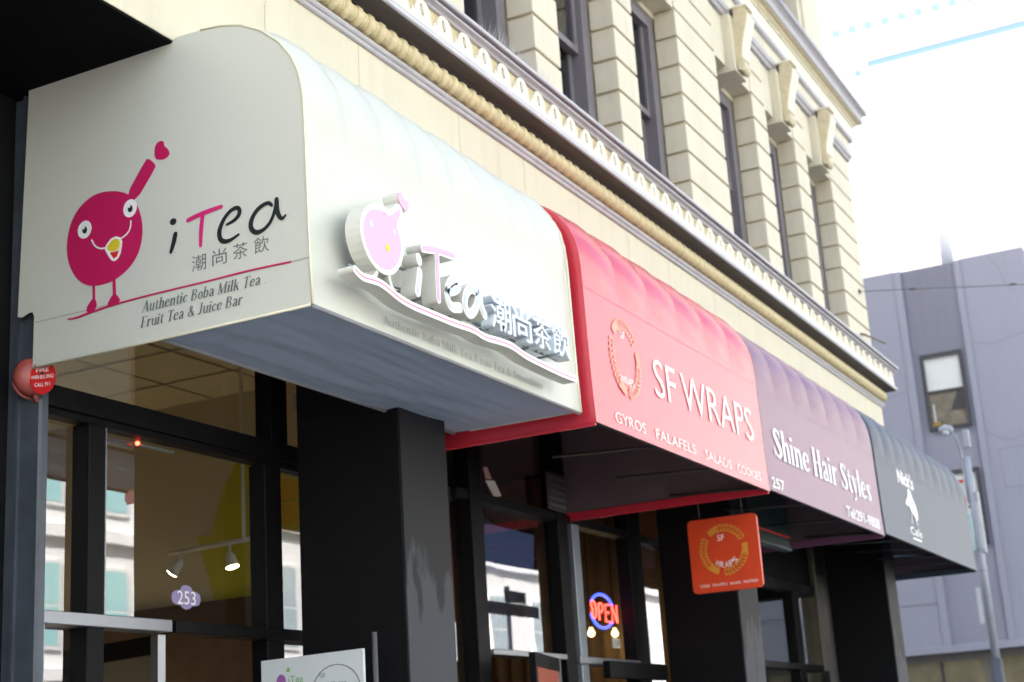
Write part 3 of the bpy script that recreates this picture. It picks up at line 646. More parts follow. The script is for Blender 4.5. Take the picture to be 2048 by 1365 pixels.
box('board', 12.78, 13.98, Y1+.03, Y1+.09, 3.40, 3.86, mat('bottle_green_paint',(0.012,0.04,0.032),0.4,var=0.15), gf, bev=.006); box('red_stripe', 12.78, 13.97, Y1+.022, Y1+.029, 3.488, 3.505, P_RED, gf); box('trim', 12.78, 13.98, Y1+.02, Y1+.1, 3.37, 3.395, mat('green_grey_trim',(0.06,0.09,0.085),0.4), gf)

# ================================================================== AWNINGS
def offset_poly(pts, d):
    n = len(pts); area = sum(pts[i][0]*pts[(i+1)%n][1]-pts[(i+1)%n][0]*pts[i][1] for i in range(n)); s = 1 if area > 0 else -1
    out = []
    for i in range(n):
        a = Vector(pts[i-1]); b = Vector(pts[i]); c = Vector(pts[(i+1)%n])
        n1 = Vector(((b-a).y, -(b-a).x)).normalized()*s; n2 = Vector(((c-b).y, -(c-b).x)).normalized()*s
        q = (n1+n2); q = q.normalized() if q.length > .01 else n1
        out.append(tuple(b + q*d/max(.55, q.dot(n1))))
    return out
BASEP = [(3.392,3.485),(3.400,3.70),(3.404,3.95),(3.407,4.15),(3.409,4.29),(3.412,4.40),(3.420,4.48),(3.437,4.56),(3.472,4.64),(3.536,4.726),(3.629,4.807),(3.737,4.864),(3.848,4.894),(3.962,4.905),(4.115,4.908)]
def shape(front, bottom, top=4.905):
    """the awning section for another projection / height: [(y,z)] from the front hem up to the wall"""
    out = []
    for (y, z) in BASEP:
        yy = Y1 - (Y1 - y) * (Y1 - front) / (Y1 - 3.392)
        zz = bottom + (z - 3.485) * (top - bottom) / (4.908 - 3.485)
        out.append((yy, zz))
    return out
def cover(x0, x1, prof, nseg, mt, parent, amp=0.034, zb=4.26):
    v = []; f = []; per = 8; np_ = len(prof)
    dense = []
    for i in range(np_-1):
        for k in range(2): dense.append((prof[i][0]+(prof[i+1][0]-prof[i][0])*k/2, prof[i][1]+(prof[i+1][1]-prof[i][1])*k/2))
    dense.append(prof[-1])
    nrm = []
    for i in range(len(dense)):
        a = dense[max(0,i-1)]; b = dense[min(len(dense)-1,i+1)]; t = Vector((b[0]-a[0], b[1]-a[1])).normalized(); nrm.append((-t.y, t.x))
    D = len(dense); ws = (x1-x0)/nseg
    for s in range(nseg):
        am = amp*random.uniform(.85,1.15)
        for k in range(per+1):
            t = k/per; bul = 4*t*(1-t)
            base = len(v) if k == 0 else base
            for (y, z), (ny, nz) in zip(dense, nrm):
                w = min(1, max(0, (z-zb)/.16)); w = w*w*(3-2*w)
                d = bul*am*w
                v.append((x0+(s+t)*ws, y+ny*d, z+nz*d))
        b0 = base
        for k in range(per):
            for i in range(D-1): f.append((b0+k*D+i, b0+(k+1)*D+i, b0+(k+1)*D+i+1, b0+k*D+i+1))
    return link('cover', mkmesh('cover', v, f, mt, True), parent)
def rail(name, pts, r, mt, parent): return tube(name, pts, r, mt, parent, 8)

# --- tea shop awning
A1 = thing('awning', (6.3, 3.9, 3.48), 'ivory vinyl tea shop awning with rounded top and pink bird logo on its side', 'awning')
X0, X1 = 5.0, 7.645
p1 = shape(3.392, 3.487)
cover(X0+.004, X1-.004, p1, 8, VWHITE, A1)
sp = Pl((X0,0,0),(0,-1,0),(0,0,1))
pan = [(-y, z) for y, z in p1[:-1]] + [(-4.10,4.907),(-4.128,4.8835),(-5.0,4.8835),(-5.035,3.745),(-5.01,3.738),(-4.97,3.752),(-4.945,3.752),(-4.933,3.73),(-4.936,3.481)]
side = plate('side_panel', pan, sp, -.005, 0, VWHITE, A1)
fp = [(-y, z) for y, z in shape(3.40,3.49)[:-1]] + [(-4.10,4.90),(-4.11,3.49)]
plate('end_panel', fp, Pl((X1,0,0),(0,-1,0),(0,0,1)), -.004, .002, VWHITE, A1)
edge = mat('cream_piping', (0.70,0.68,0.52), 0.4)
tube('piping', [(X0+.001, y-.002, z) for y, z in p1[:-1]], .006, edge, A1, 6)
tube('piping', [(X1-.006, y-.003, z) for y, z in p1[:-2]], .008, edge, A1, 6)
strokes('seam', [([(-4.924,3.697),(-3.40,3.691)], .004)], sp, 0, .002, mat('seam_grey',(0.36,0.38,0.33),0.6), side, sm=0, rnd=False)
tube('hem_rail', [(X0+.005,3.398,3.481),(X1-.005,3.398,3.481)], .010, mat('grey_hem',(0.22,0.23,0.26),0.4), A1, 8)
tube('hem_rail', [(X0-.002,3.40,3.482),(X0-.002,4.93,3.479)], .006, edge, A1, 6)
# wrinkled sheet under the awning
v=[]; f=[]; nx, ny = 64, 40
for i in range(nx+1):
    for j in range(ny+1):
        xx = X0+.01+(X1-X0-.02)*i/nx; yy = 3.405+(4.20-3.405)*j/ny
        e = min(1, min(i, nx-i)/4)*min(1, min(j, ny-j)/3)
        u = (xx-5.0)
        dz = .017*noise.noise((u*.9, (yy-3.4)*9+u*.8, .3)) + .009*noise.noise((u*2.1+4, (yy-3.4)*24-u*1.1, 1.7)) + .010*noise.noise((u*.7, (yy-3.4)*2, 5))
        dz += .012*math.exp(-((yy-4.05)/.12)**2)*math.sin(26*u)*math.exp(-u/.5)
        v.append((xx, yy, 3.494 + dz*e - .010*math.sin(math.pi*j/ny)*math.sin(math.pi*i/nx)))
for i in range(nx):
    for j in range(ny): f.append((i*(ny+1)+j, i*(ny+1)+j+1, (i+1)*(ny+1)+j+1, (i+1)*(ny+1)+j))
obj('underside_sheet', v, f, SHEET, A1, True)
tube('rail', [(X0+.03,4.205,3.492),(X1-.02,4.205,3.492)], .012, mat('grey_hem',(0.22,0.23,0.26),0.4), A1, 8)
# printed logo on the side panel
def neg(l): return [(-a, b) for a, b in l]
lg = plate('logo_body', smooth2(neg([(4.463,4.239),(4.38,4.207),(4.327,4.151),(4.296,4.065),(4.29,3.993),(4.307,3.918),(4.344,3.864),(4.401,3.825),(4.468,3.8),(4.555,3.798),(4.623,3.816),(4.683,3.863),(4.724,3.936),(4.741,4.011),(4.732,4.098),(4.699,4.172),(4.64,4.223),(4.561,4.25)]),2,True), sp, .001, .0025, P_MAG, side)
plate('logo_arm', smooth2(neg([(4.395,4.185),(4.275,4.343),(4.256,4.346),(4.218,4.309),(4.22,4.289),(4.337,4.150)]),1,True), sp, .001, .003, P_MAG, side)
plate('logo_heart', smooth2(neg([(4.221,4.335),(4.223,4.39),(4.208,4.412),(4.185,4.415),(4.168,4.405),(4.169,4.385),(4.152,4.372),(4.136,4.348),(4.142,4.33),(4.166,4.32),(4.194,4.325)]),1,True), sp, .001, .003, P_MAG, side)
for (y, z, r1, r2) in ((4.631,4.086,.041,.043),(4.363,4.129,.039,.043)):
    plate('logo_eye', circ(-y,z,r1,r2,24), sp, .003, .0042, P_WHT, side); plate('logo_pupil', circ(-y+.002,z-.003,.014,.017,14), sp, .0045, .0056, P_BLK, side); plate('logo_glint', circ(-y-.002,z+.008,.005,.007,8), sp, .0058, .0066, P_WHT, side)
strokes('logo_smile', [(neg([(4.587,4.026),(4.567,3.99),(4.533,3.971),(4.504,3.97)]), .008)], sp, .003, .0042, P_WHT, side)
strokes('logo_smile', [(neg([(4.412,3.996),(4.374,4.011),(4.358,4.039),(4.358,4.067)]), .008)], sp, .003, .0042, P_WHT, side)
plate('logo_beak_edge', smooth2(neg([(4.512,3.973),(4.46,4.018),(4.406,3.997),(4.413,3.932),(4.429,3.905),(4.454,3.892),(4.477,3.91),(4.503,3.953)]),1,True), sp, .003, .0048, P_WHT, side)
plate('logo_beak', smooth2(neg([(4.499,3.971),(4.458,4.004),(4.418,3.991),(4.424,3.943),(4.481,3.946)]),1,True), sp, .005, .006, P_YEL, side)
plate('logo_tongue', neg([(4.477,3.940),(4.425,3.939),(4.436,3.914),(4.455,3.908)]), sp, .005, .0062, P_RED, side)
strokes('logo_leg', [(neg([(4.574,3.81),(4.571,3.735)]), .014),(neg([(4.455,3.825),(4.451,3.73)]), .016)], sp, .001, .0032, P_MAG, side)
for ft in ([(4.579,3.746),(4.562,3.741),(4.551,3.697),(4.601,3.676),(4.619,3.701)],[(4.460,3.742),(4.442,3.740),(4.410,3.695),(4.481,3.684),(4.495,3.695)]):
    plate('logo_foot', smooth2(neg(ft),1,True), sp, .001, .004, P_MAG, side)
strokes('logo_line', [(neg([(4.724,3.674),(4.67,3.670),(4.602,3.680),(4.41,3.693),(4.167,3.695),(3.896,3.693),(3.72,3.697),(3.494,3.690)]), [.006,.009,.010,.008,.007,.007,.008,.007])], sp, .001, .0046, P_MAG, side)
plate('letter', circ(-4.118,4.010,.018,.016,14), sp, .001, .003, P_BLK, side)
strokes('letter', [(neg([(4.105,3.948),(4.113,3.915),(4.13,3.871)]), [.024,.026,.018])], sp, .001, .003, P_BLK, side)
strokes('letter', [(neg([(4.035,3.998),(3.982,4.008),(3.91,4.016),(3.851,4.020)]), [.020,.022,.022,.017]), (neg([(3.953,4.005),(3.963,3.936),(3.966,3.864)]), [.020,.022,.016])], sp, .001, .003, P_PINK, side)
strokes('letter', [(neg([(3.823,3.93),(3.777,3.941),(3.75,3.968),(3.76,3.997),(3.798,3.994),(3.839,3.961),(3.868,3.907),(3.858,3.861),(3.814,3.85),(3.761,3.87)]), [.012,.018,.022,.020,.018,.020,.024,.024,.018,.012])], sp, .001, .003, P_BLK, side)
strokes('letter', [(neg([(3.585,3.965),(3.601,3.983),(3.654,3.969),(3.692,3.928),(3.699,3.885),(3.669,3.855),(3.621,3.864),(3.582,3.9),(3.556,3.975)]), [.016,.018,.020,.022,.024,.022,.018,.016,.020]), (neg([(3.558,3.985),(3.559,3.936),(3.543,3.898),(3.528,3.891),(3.513,3.903)]), [.022,.026,.020,.016,.010])], sp, .001, .003, P_BLK, side)
for i, ch in enumerate('潮尚茶飲'): text('character', ch, sp, -4.016+i*.1115, 3.752+i*.0035, .078, .073, P_GRY, side, h=.002, bold=-.004)

# condensed serif lettering drawn with a broad pen: baseline 0, capitals 1 high
GL = {
 'S': (.52,[([(.42,.80),(.25,.985),(.09,.80),(.22,.57),(.38,.36),(.43,.18),(.24,.015),(.05,.22)],[.05,.08,.14,.17,.17,.14,.08,.05]),([(.43,.70),(.43,.98)],.035),([(.04,.02),(.04,.32)],.035)]),
 'h': (.50,[([(.10,.0),(.10,1.)],.14),([(.15,.50),(.26,.655),(.365,.55),(.37,.0)],[.05,.09,.13,.14]),([(.0,.018),(.2,.018)],.036),([(.28,.018),(.47,.018)],.036),([(.0,.98),(.1,.98)],.036)]),
 'i': (.25,[([(.10,.0),(.10,.66)],.14),([(.0,.018),(.2,.018)],.036),([(.0,.64),(.1,.64)],.036),([(.10,.80),(.10,.92)],.15)]),
 'n': (.50,[([(.10,.0),(.10,.66)],.14),([(.15,.50),(.26,.655),(.365,.55),(.37,.0)],[.05,.09,.13,.14]),([(.0,.018),(.2,.018)],.036),([(.28,.018),(.47,.018)],.036),([(.0,.64),(.1,.64)],.036)]),
 'e': (.45,[([(.09,.37),(.36,.37)],.04),([(.355,.37),(.34,.56),(.22,.655),(.085,.52),(.07,.32),(.09,.12),(.23,.015),(.38,.15)],[.08,.10,.06,.13,.15,.13,.08,.05])]),
 'H': (.60,[([(.11,.0),(.11,1.)],.15),([(.45,.0),(.45,1.)],.15),([(.11,.51),(.45,.51)],.05),([(.0,.018),(.22,.018)],.036),([(.34,.018),(.56,.018)],.036),([(.0,.982),(.22,.982)],.036),([(.34,.982),(.56,.982)],.036)]),
 'a': (.46,[([(.07,.50),(.12,.62),(.22,.655),(.325,.53),(.325,.12),(.37,.02),(.43,.06)],[.10,.10,.06,.13,.14,.09,.04]),([(.33,.39),(.16,.32),(.075,.17),(.14,.02),(.25,.04),(.33,.16)],[.04,.08,.13,.10,.06,.04])]),
 'r': (.39,[([(.10,.0),(.10,.66)],.14),([(.15,.48),(.24,.64),(.33,.58)],[.05,.08,.14]),([(.0,.018),(.22,.018)],.036),([(.0,.64),(.1,.64)],.036)]),
 't': (.34,[([(.14,.86),(.14,.16),(.20,.02),(.31,.12)],[.07,.14,.10,.04]),([(.0,.64),(.30,.64)],.045)]),
 'y': (.44,[([(.09,.66),(.23,.08)],.13),([(.36,.66),(.23,.08),(.15,-.18),(.05,-.2)],[.045,.05,.06,.12]),([(.0,.64),(.19,.64)],.036),([(.29,.64),(.43,.64)],.036)]),
 'l': (.25,[([(.10,.0),(.10,1.)],.14),([(.0,.018),(.2,.018)],.036),([(.0,.98),(.1,.98)],.036)]),
 's': (.38,[([(.31,.52),(.19,.65),(.07,.52),(.16,.38),(.28,.24),(.31,.12),(.18,.01),(.04,.16)],[.04,.06,.11,.13,.13,.11,.06,.04]),([(.315,.47),(.315,.64)],.03),([(.035,.02),(.035,.2)],.03)]),
 'A': (.62,[([(.05,.0),(.30,1.)],.05),([(.28,1.),(.52,.0)],.14),([(.13,.32),(.42,.32)],.04),([(-.03,.018),(.14,.018)],.036),([(.40,.018),(.63,.018)],.036)]),
 'u': (.50,[([(.10,.66),(.10,.16),(.20,.015),(.33,.15)],[.12,.12,.08,.04]),([(.37,.66),(.37,.0)],.12),([(.0,.64),(.1,.64)],.036),([(.37,.018),(.46,.018)],.036)]),
 'c': (.42,[([(.35,.50),(.23,.65),(.09,.50),(.07,.32),(.10,.12),(.23,.015),(.36,.15)],[.09,.06,.12,.13,.12,.07,.04])]),
 'B': (.58,[([(.11,.0),(.11,1.)],.13),([(.11,.975),(.33,.96),(.42,.77),(.32,.55),(.11,.53)],[.04,.06,.12,.06,.04]),([(.2,.53),(.38,.49),(.47,.27),(.36,.04),(.11,.02)],[.04,.06,.13,.06,.04])]),
 'o': (.46,[([(.22,.65),(.08,.52),(.07,.14),(.22,.012)],[.05,.11,.11,.05]),([(.22,.65),(.36,.52),(.37,.14),(.22,.012)],[.05,.11,.11,.05])]),
 'b': (.48,[([(.09,.0),(.09,1.)],.12),([(.13,.5),(.24,.65),(.37,.5),(.37,.16),(.25,.012),(.12,.12)],[.04,.07,.12,.12,.07,.04]),([(.0,.98),(.1,.98)],.036)]),
 'M': (.80,[([(.10,.0),(.10,1.)],.05),([(.11,1.),(.36,.04)],.13),([(.62,1.),(.37,.04)],.05),([(.63,.0),(.63,1.)],.13),([(.0,.018),(.2,.018)],.036),([(.52,.018),(.75,.018)],.036)]),
 'k': (.50,[([(.10,.0),(.10,1.)],.12),([(.37,.64),(.13,.30)],.05),([(.22,.42),(.41,.02)],.12),([(.0,.018),(.2,.018)],.036),([(.32,.018),(.5,.018)],.036)]),
 'T': (.56,[([(.27,.0),(.27,1.)],.13),([(.02,.97),(.52,.97)],.05),([(.03,.80),(.03,.97)],.035),([(.51,.80),(.51,.97)],.035),([(.16,.018),(.38,.018)],.036)]),
 'F': (.52,[([(.11,.0),(.11,1.)],.13),([(.02,.975),(.46,.975)],.045),([(.455,.80),(.455,.97)],.035),([(.11,.52),(.34,.52)],.04),([(.0,.018),(.24,.018)],.036)]),
 'J': (.40,[([(.24,1.),(.24,.2),(.14,.0),(.02,.1)],[.12,.13,.09,.10]),([(.12,.98),(.36,.98)],.036)]),
 '&': (.64,[([(.52,.48),(.42,.16),(.25,.015),(.08,.16),(.14,.40),(.32,.60),(.36,.80),(.25,.97),(.15,.82),(.22,.60),(.56,.02)],[.04,.06,.08,.12,.10,.07,.08,.06,.09,.11,.12])]),
 '.': (.22,[([(.08,.03),(.08,.08)],.11)]), ',': (.22,[([(.10,.09),(.05,-.12)],[.11,.04])]), ' ': (.26,[]),
 'm': (.76,[([(.10,.0),(.10,.66)],.12),([(.15,.50),(.25,.655),(.355,.55),(.36,.0)],[.05,.08,.12,.12]),([(.40,.50),(.51,.655),(.615,.55),(.62,.0)],[.05,.08,.12,.12])]),
}
def serif(name, body, pl, a0, b0, width, height, mt, parent, h=.003, shear=0.0):
    """fits the body into width; height is the capital height"""
    adv = sum(GL[c][0] for c in body); sx = width/adv; sy = height; x = 0.0; xs = []
    for c in body: xs.append(x); x += GL[c][0]
    i = 0
    for word in body.split(' '):
        lst = []
        for k, c in enumerate(word):
            for pts, w in GL[c][1]: lst.append(([(p[0]+xs[i+k], p[1]) for p in pts], w))
        if lst: strokes(name, lst, pl, h, h, mt, parent, step=.00004, sm=2, rnd=False, xf=lambda a, b: (a0+a*sx+shear*b*sy, b0+b*sy))
        i += len(word)+1
serif('tagline', 'Authentic Boba Milk Tea .', sp, -4.295, 3.622, .675, .050, P_GRY, side, h=.003, shear=.22)
serif('tagline', 'Fruit Tea & Juice Bar', sp, -4.302, 3.552, .555, .050, P_GRY, side, h=.003, shear=.22)
fpl = Pl((0,3.397,0),(1,0,0),(0,0,1))
serif('tagline', 'Authentic Boba Milk Tea, Fruit Tea & Smoothies', Pl((0,3.391,0),(1,0,0),(0,0,1)), 5.55, 3.527, 1.60, .040, mat('faded_grey_print',(0.40,0.44,0.42),0.45,var=0), A1, h=.003)

# --- raised channel sign on the front of the tea awning
CS = thing('channel_sign', (6.2,3.35,3.58), 'raised white channel letter sign with pink bird on the ivory awning front', 'sign')
RIM = mat('white_sign_rim', (0.80,0.80,0.77), 0.35, var=0)
CASE = mat('pale_sign_case', (0.60,0.60,0.55), 0.4, var=0.06, vs=8)
FACE_P = mat('pink_sign_face', (0.80,0.36,0.60), 0.3, var=0.04); FACE_B = mat('pale_blue_sign_face', (0.50,0.58,0.70), 0.3, var=0.03)
cp = Pl((0,3.402,0),(1,0,0),(0,0,1)); D0, D1 = .070, .146
pink = [(5.285,3.96),(5.239,3.934),(5.203,3.883),(5.196,3.831),(5.214,3.778),(5.254,3.731),(5.311,3.705),(5.37,3.701),(5.424,3.72),(5.474,3.766),(5.501,3.816),(5.506,3.869),(5.486,3.915),(5.468,3.940),(5.517,4.007),(5.499,4.03),(5.425,3.963),(5.368,3.977)]
lb = plate('bird', smooth2(offset_poly(pink,.024),1,True), cp, D0, D1, CASE, CS)
plate('bird_rim', smooth2(offset_poly(pink,.0235),1,True), cp, D1+.0005, D1+.002, RIM, lb); plate('bird_face', smooth2(pink,1,True), cp, D1+.0025, D1+.004, FACE_P, lb)
for (a, b, r, mt_) in ((5.257,3.881,.016,FACE_B),(5.446,3.899,.014,FACE_B),(5.386,3.808,.018,P_YEL)): plate('bird_mark', circ(a,b,r,r*1.05,12), cp, D1+.0045, D1+.006, mt_, lb)
ht = [(5.49,4.095),(5.514,4.116),(5.534,4.115),(5.548,4.091),(5.58,4.088),(5.594,4.07),(5.589,4.044),(5.558,4.026),(5.528,4.041),(5.498,4.063)]
lh = plate('heart', smooth2(ht,1,True), cp, D0, D1-.002, CASE, CS); plate('heart_face', smooth2(offset_poly(ht,-.004),1,True), cp, D1-.001, D1+.003, FACE_P, lh)
wv = [(5.121,3.640),(5.174,3.619),(5.254,3.628),(5.32,3.632),(5.394,3.618),(5.483,3.598),(5.592,3.591),(5.771,3.595),(5.975,3.598),(6.155,3.612),(6.263,3.595),(6.417,3.611),(6.556,3.617),(6.695,3.594),(6.862,3.59),(7.08,3.585),(7.299,3.59)]
lw = strokes('wave_line', [(wv, .036)], cp, D0, D1, CASE, CS); strokes('wave_rim', [(wv, .0365)], cp, D1+.002, D1+.002, RIM, lw); strokes('wave_face', [(wv, .007)], cp, D1+.004, D1+.004, mat('rose_sign_line',(0.72,0.22,0.38),0.4,var=0), lw)
strokes('bird_leg', [([(5.317,3.70),(5.297,3.660),(5.262,3.636)], .020), ([(5.40,3.71),(5.407,3.668),(5.43,3.632)], .020)], cp, D0, D1-.004, CASE, CS)
def chan(lst, w, wi, mt_):
    c = strokes('letter', [(p, w) for p in lst], cp, D0, D1, CASE, CS, step=.0008); strokes('letter_rim', [(p, w+.001) for p in lst], cp, D1+.003, D1+.003, RIM, c); strokes('letter_face', [(p, wi) for p in lst], cp, D1+.006, D1+.006, mt_, c)
chan([[(5.655,3.836),(5.660,3.824)]], .048, .026, FACE_B)
chan([[(5.659,3.768),(5.648,3.72),(5.634,3.668)]], .046, .020, FACE_B)
chan([[(5.700,3.895),(5.837,3.924),(5.985,3.936)],[(5.826,3.90),(5.822,3.80),(5.822,3.68)]], .042, .024, FACE_P)
chan([[(5.912,3.740),(6.00,3.772),(6.030,3.806),(5.99,3.825),(5.93,3.785),(5.898,3.715),(5.935,3.668),(6.022,3.688)]], .050, .026, FACE_B)
chan([[(6.205,3.815),(6.142,3.820),(6.085,3.768),(6.070,3.702),(6.120,3.672),(6.195,3.73),(6.222,3.815)],[(6.232,3.829),(6.236,3.746),(6.272,3.712)]], .050, .026, FACE_B)
ZH = mat('silver_blue_sign_case', (0.60,0.66,0.73), 0.35, var=0.05)
for i, ch in enumerate('潮尚茶飲'):
    text('character', ch, cp, 6.355+i*.232, 3.672+i*.004, .215, .172, ZH, CS, h=.075, bold=.010, depth=.068)
tube('mounting_rail', [(5.20,3.340,3.70),(7.26,3.340,3.70)], .008, ALU, CS, 6); tube('mounting_rail', [(5.20,3.340,3.80),(6.10,3.340,3.80)], .008, ALU, CS, 6)
for x in (5.3,5.66,5.82,6.0,6.16,6.45,6.68,6.92,7.14): tube('standoff', [(x,3.40,3.70),(x,3.325,3.70)], .007, ALU, CS, 6)

# --- open awnings with printed fronts
STEEL = mat('black_awning_frame', (0.03,0.03,0.032), 0.5, var=0.2)
def open_awning(label, x0, x1, front, bottom, mt, nseg, yend=5.0, inside=None):
    A = thing('awning', ((x0+x1)/2, 3.9, bottom), label, 'awning')
    pf = shape(front, bottom)
    cover(x0+.006, x1-.006, pf, nseg, mt, A, amp=.020, zb=4.25)
    pn_ = [(-y, z) for y, z in pf[:-1]] + [(-4.10,4.900),(-4.128,4.8835),(-yend,4.8835),(-yend,bottom),(-(front+.02),bottom)]
    pl0 = Pl((x0,0,0),(0,-1,0),(0,0,1)); pl1 = Pl((x1,0,0),(0,-1,0),(0,0,1))
    plate('side_panel', pn_, pl0, -.006, 0, mt, A); plate('end_panel', pn_, pl1, -.006, 0, mat('mauve_grey_inner_shade',(0.13,0.10,0.115),0.6,var=0.15,vs=4), A)  # end panel is awning vinyl; its inner shade is painted in as mauve-grey
    for xx in (x0+.012, x1-.012): box('hem_bar', xx-.008, xx+.008, front+.01, yend, bottom-.018, bottom+.05, mt, A, bev=.003)
    tube('frame_tube', [(x0+.03,front+.035,bottom+.02),(x1-.03,front+.035,bottom+.02)], .014, STEEL, A, 8)
    n = max(2, nseg//2)
    for i in range(n+1):
        xx = x0+.035+(x1-x0-.07)*i/n
        tube('frame_rib', [(xx,min(4.1,y+.03),z-.03) for y, z in pf[1:-1]], .010, STEEL, A, 6)
        tube('frame_strut', [(xx,front+.04,bottom+.03),(xx,4.11,bottom+.07)], .010, STEEL, A, 6)
    strokes('seam', [([(x0+.01,4.245),(x1-.01,4.245)], .005)], Pl((0,front-.0235*bottom,0),(1,0,0),(0,.0235,1)), 0.003, .003, mt, A, sm=0, rnd=False)
    return A, Pl((0,front-.0235*bottom-.0005,0),(1,0,0),(0,.0235,1))
def wreath(pl, cx, cz, rx, rz, mt, parent, rot=0.0, h=.003):
    v=[]; f=[]
    def add(poly, hh):
        b=len(v); v.extend(pl.p(a,c,hh) for a,c in poly); f.append(tuple(range(b,b+len(poly))))
    def pt(t, k): return (cx+rx*k*math.cos(t), cz+rz*k*math.sin(t))
    for s in range(3):
        t0 = rot + s*2*math.pi/3; span = 2*math.pi/3*.93
        for i in range(9):
            a = t0+span*(i+.4)/12
            for k0, k1 in ((.84,.95),(.855,.74)):
                q0=pt(a,k0); q1=pt(a+.10,(k0+k1)/2-.01*(1 if k1>k0 else -1)); q2=pt(a+.20,k1+(.04 if k1>k0 else -.04)); q4=pt(a+.075,k1+(.05 if k1>k0 else -.05))
                add([q0,q1,q2,q4], h)
        # stalk bundle
        ring=[]
        for i in range(7): ring.append(pt(t0+span*(.76+.24*i/6), .97))
        for i in reversed(range(7)): ring.append(pt(t0+span*(.76+.24*i/6), .73))
        n=len(ring)
        b=len(v); v.extend(pl.p(a,c,h+.0002) for a,c in ring)
        for i in range(6): f.append((b+i,b+i+1,b+n-2-i,b+n-1-i))
    me=mkmesh('wheat_wreath',v,f,mt); return link('wheat_wreath',me,parent)

A2, q2 = open_awning('red vinyl wrap shop awning lettered in white beside the ivory awning', 7.70, 10.84, 3.325, 3.432, VRED, 6)
text('lettering', 'SF', q2, 8.68, 3.765, .375, .25, P_WHT, A2, bold=-.005); text('lettering', 'WRAPS', q2, 9.16, 3.768, 1.44, .25, P_WHT, A2, bold=-.005)
for (w_, a, wd) in (('GYROS',7.98,.46),('FALAFELS',8.605,.69),('SALADS',9.475,.52),('COOKIES',10.12,.52)): text('lettering', w_, q2, a, 3.478, wd, .066, P_WHT, A2)
wreath(q2, 8.235, 3.915, .235, .255, P_GLD2, A2, rot=.5)
text('lettering', 'SF', q2, 8.185, 4.035, .075, .05, P_WHT, A2); text('lettering', 'WRAPS', q2, 8.13, 3.745, .20, .05, P_WHT, A2)
A3, q3 = open_awning('plum vinyl hair salon awning lettered Shine Hair Styles', 10.85, 14.40, 3.350, 3.462, VPUR, 7)
serif('lettering', 'Shine Hair Styles', q3, 11.15, 3.745, 2.93, .245, P_WHT, A3)
for i_, c_ in enumerate('257'): text('digit', c_, q3, 10.985+i_*.107, 3.487, .09, .085, P_WHT, A3, bold=.02)
text('lettering', 'Tel:291-9808', q3, 13.08, 3.500, 1.16, .10, P_WHT, A3, bold=.02)
A4, q4 = open_awning('charcoal cafe awning at the far corner with white emblem', 14.45, 18.86, 3.345, 3.490, VBLK, 10, yend=4.6)
text('lettering', "Nick's", q4, 15.30, 4.095, .68, .155, P_WHT, A4, bold=.035)
emb = [(15.68,4.09),(15.80,4.07),(15.84,4.00),(15.93,3.95),(15.99,3.86),(15.97,3.78),(15.90,3.77),(15.80,3.82),(15.70,3.84),(15.66,3.90),(15.53,3.88),(15.50,3.93),(15.60,3.97),(15.66,4.01)]
plate('emblem', smooth2(emb,1,True), q4, .001, .003, P_WHT, A4); strokes('emblem_stem', [([(15.72,3.83),(15.66,3.72)], .02),([(15.84,3.82),(15.90,3.72)], .02)], q4, .003, .003, P_WHT, A4, sm=0)
text('lettering', 'Cafe', q4, 15.53, 3.595, .50, .085, P_WHT, A4, bold=.01)
strokes('emblem_rule', [([(15.60,3.560),(15.98,3.560)], .018)], q4, .003, .003, P_WHT, A4, sm=0, rnd=False)
for i in range(2): tube('brace', [(14.9+i*2.2,3.42,3.53),(16.2+i*2.2,4.2,3.72)], .014, STEEL, A4, 6)
# --- hanging sign
HS = thing('hanging_sign', (10.9,3.75,2.75), 'square orange-red hanging sign with gold wheat wreath under the red awning', 'sign')
hp = Pl((10.9,0,0),(0,-1,0),(0,0,1))
def rrect(a0,a1,b0,b1,r,n=5):
    o=[]
    for (cx_,cy_,t0) in ((a1-r,b1-r,0),(a0+r,b1-r,90),(a0+r,b0+r,180),(a1-r,b0+r,270)):
        for i in range(n+1): t=R(t0+90*i/n); o.append((cx_+r*math.cos(t),cy_+r*math.sin(t)))
    return o
SR = mat('orange_red_sign', (0.62,0.055,0.014), 0.4, var=0.05, vs=4)
sbd = plate('board', rrect(-4.025,-3.475,2.748,3.302,.035), hp, -.03, 0, SR, HS)
wreath(hp, -3.75, 3.055, .195, .195, P_GLD, sbd, rot=.35)
text('lettering', 'SF', hp, -3.795, 3.125, .055, .045, P_WHT, sbd)
for i, c in enumerate('WRAPS'):
    t = R(236+i*19); ca, cb = -3.748+.118*math.cos(t), 3.045+.105*math.sin(t); t2 = t+math.pi/2
    lp = Pl(hp.p(ca,cb), hp.ax*math.cos(t2)+hp.ay*math.sin(t2), -hp.ax*math.sin(t2)+hp.ay*math.cos(t2)); text('lettering', c, lp, -.016, -.02, .034, .045, P_WHT, sbd)
for (w_, a, wd) in (('GYROS',-3.965,.075),('FALAFELS',-3.865,.115),('SALADS',-3.73,.085),('PASTRIES',-3.62,.11)): text('lettering', w_, hp, a, 2.79, wd, .020, P_WHT, sbd)
for yy in (3.92,3.58): tube('hanger', [(10.90,yy,3.30),(10.885,yy,3.47)], .005, STEEL, HS, 6)

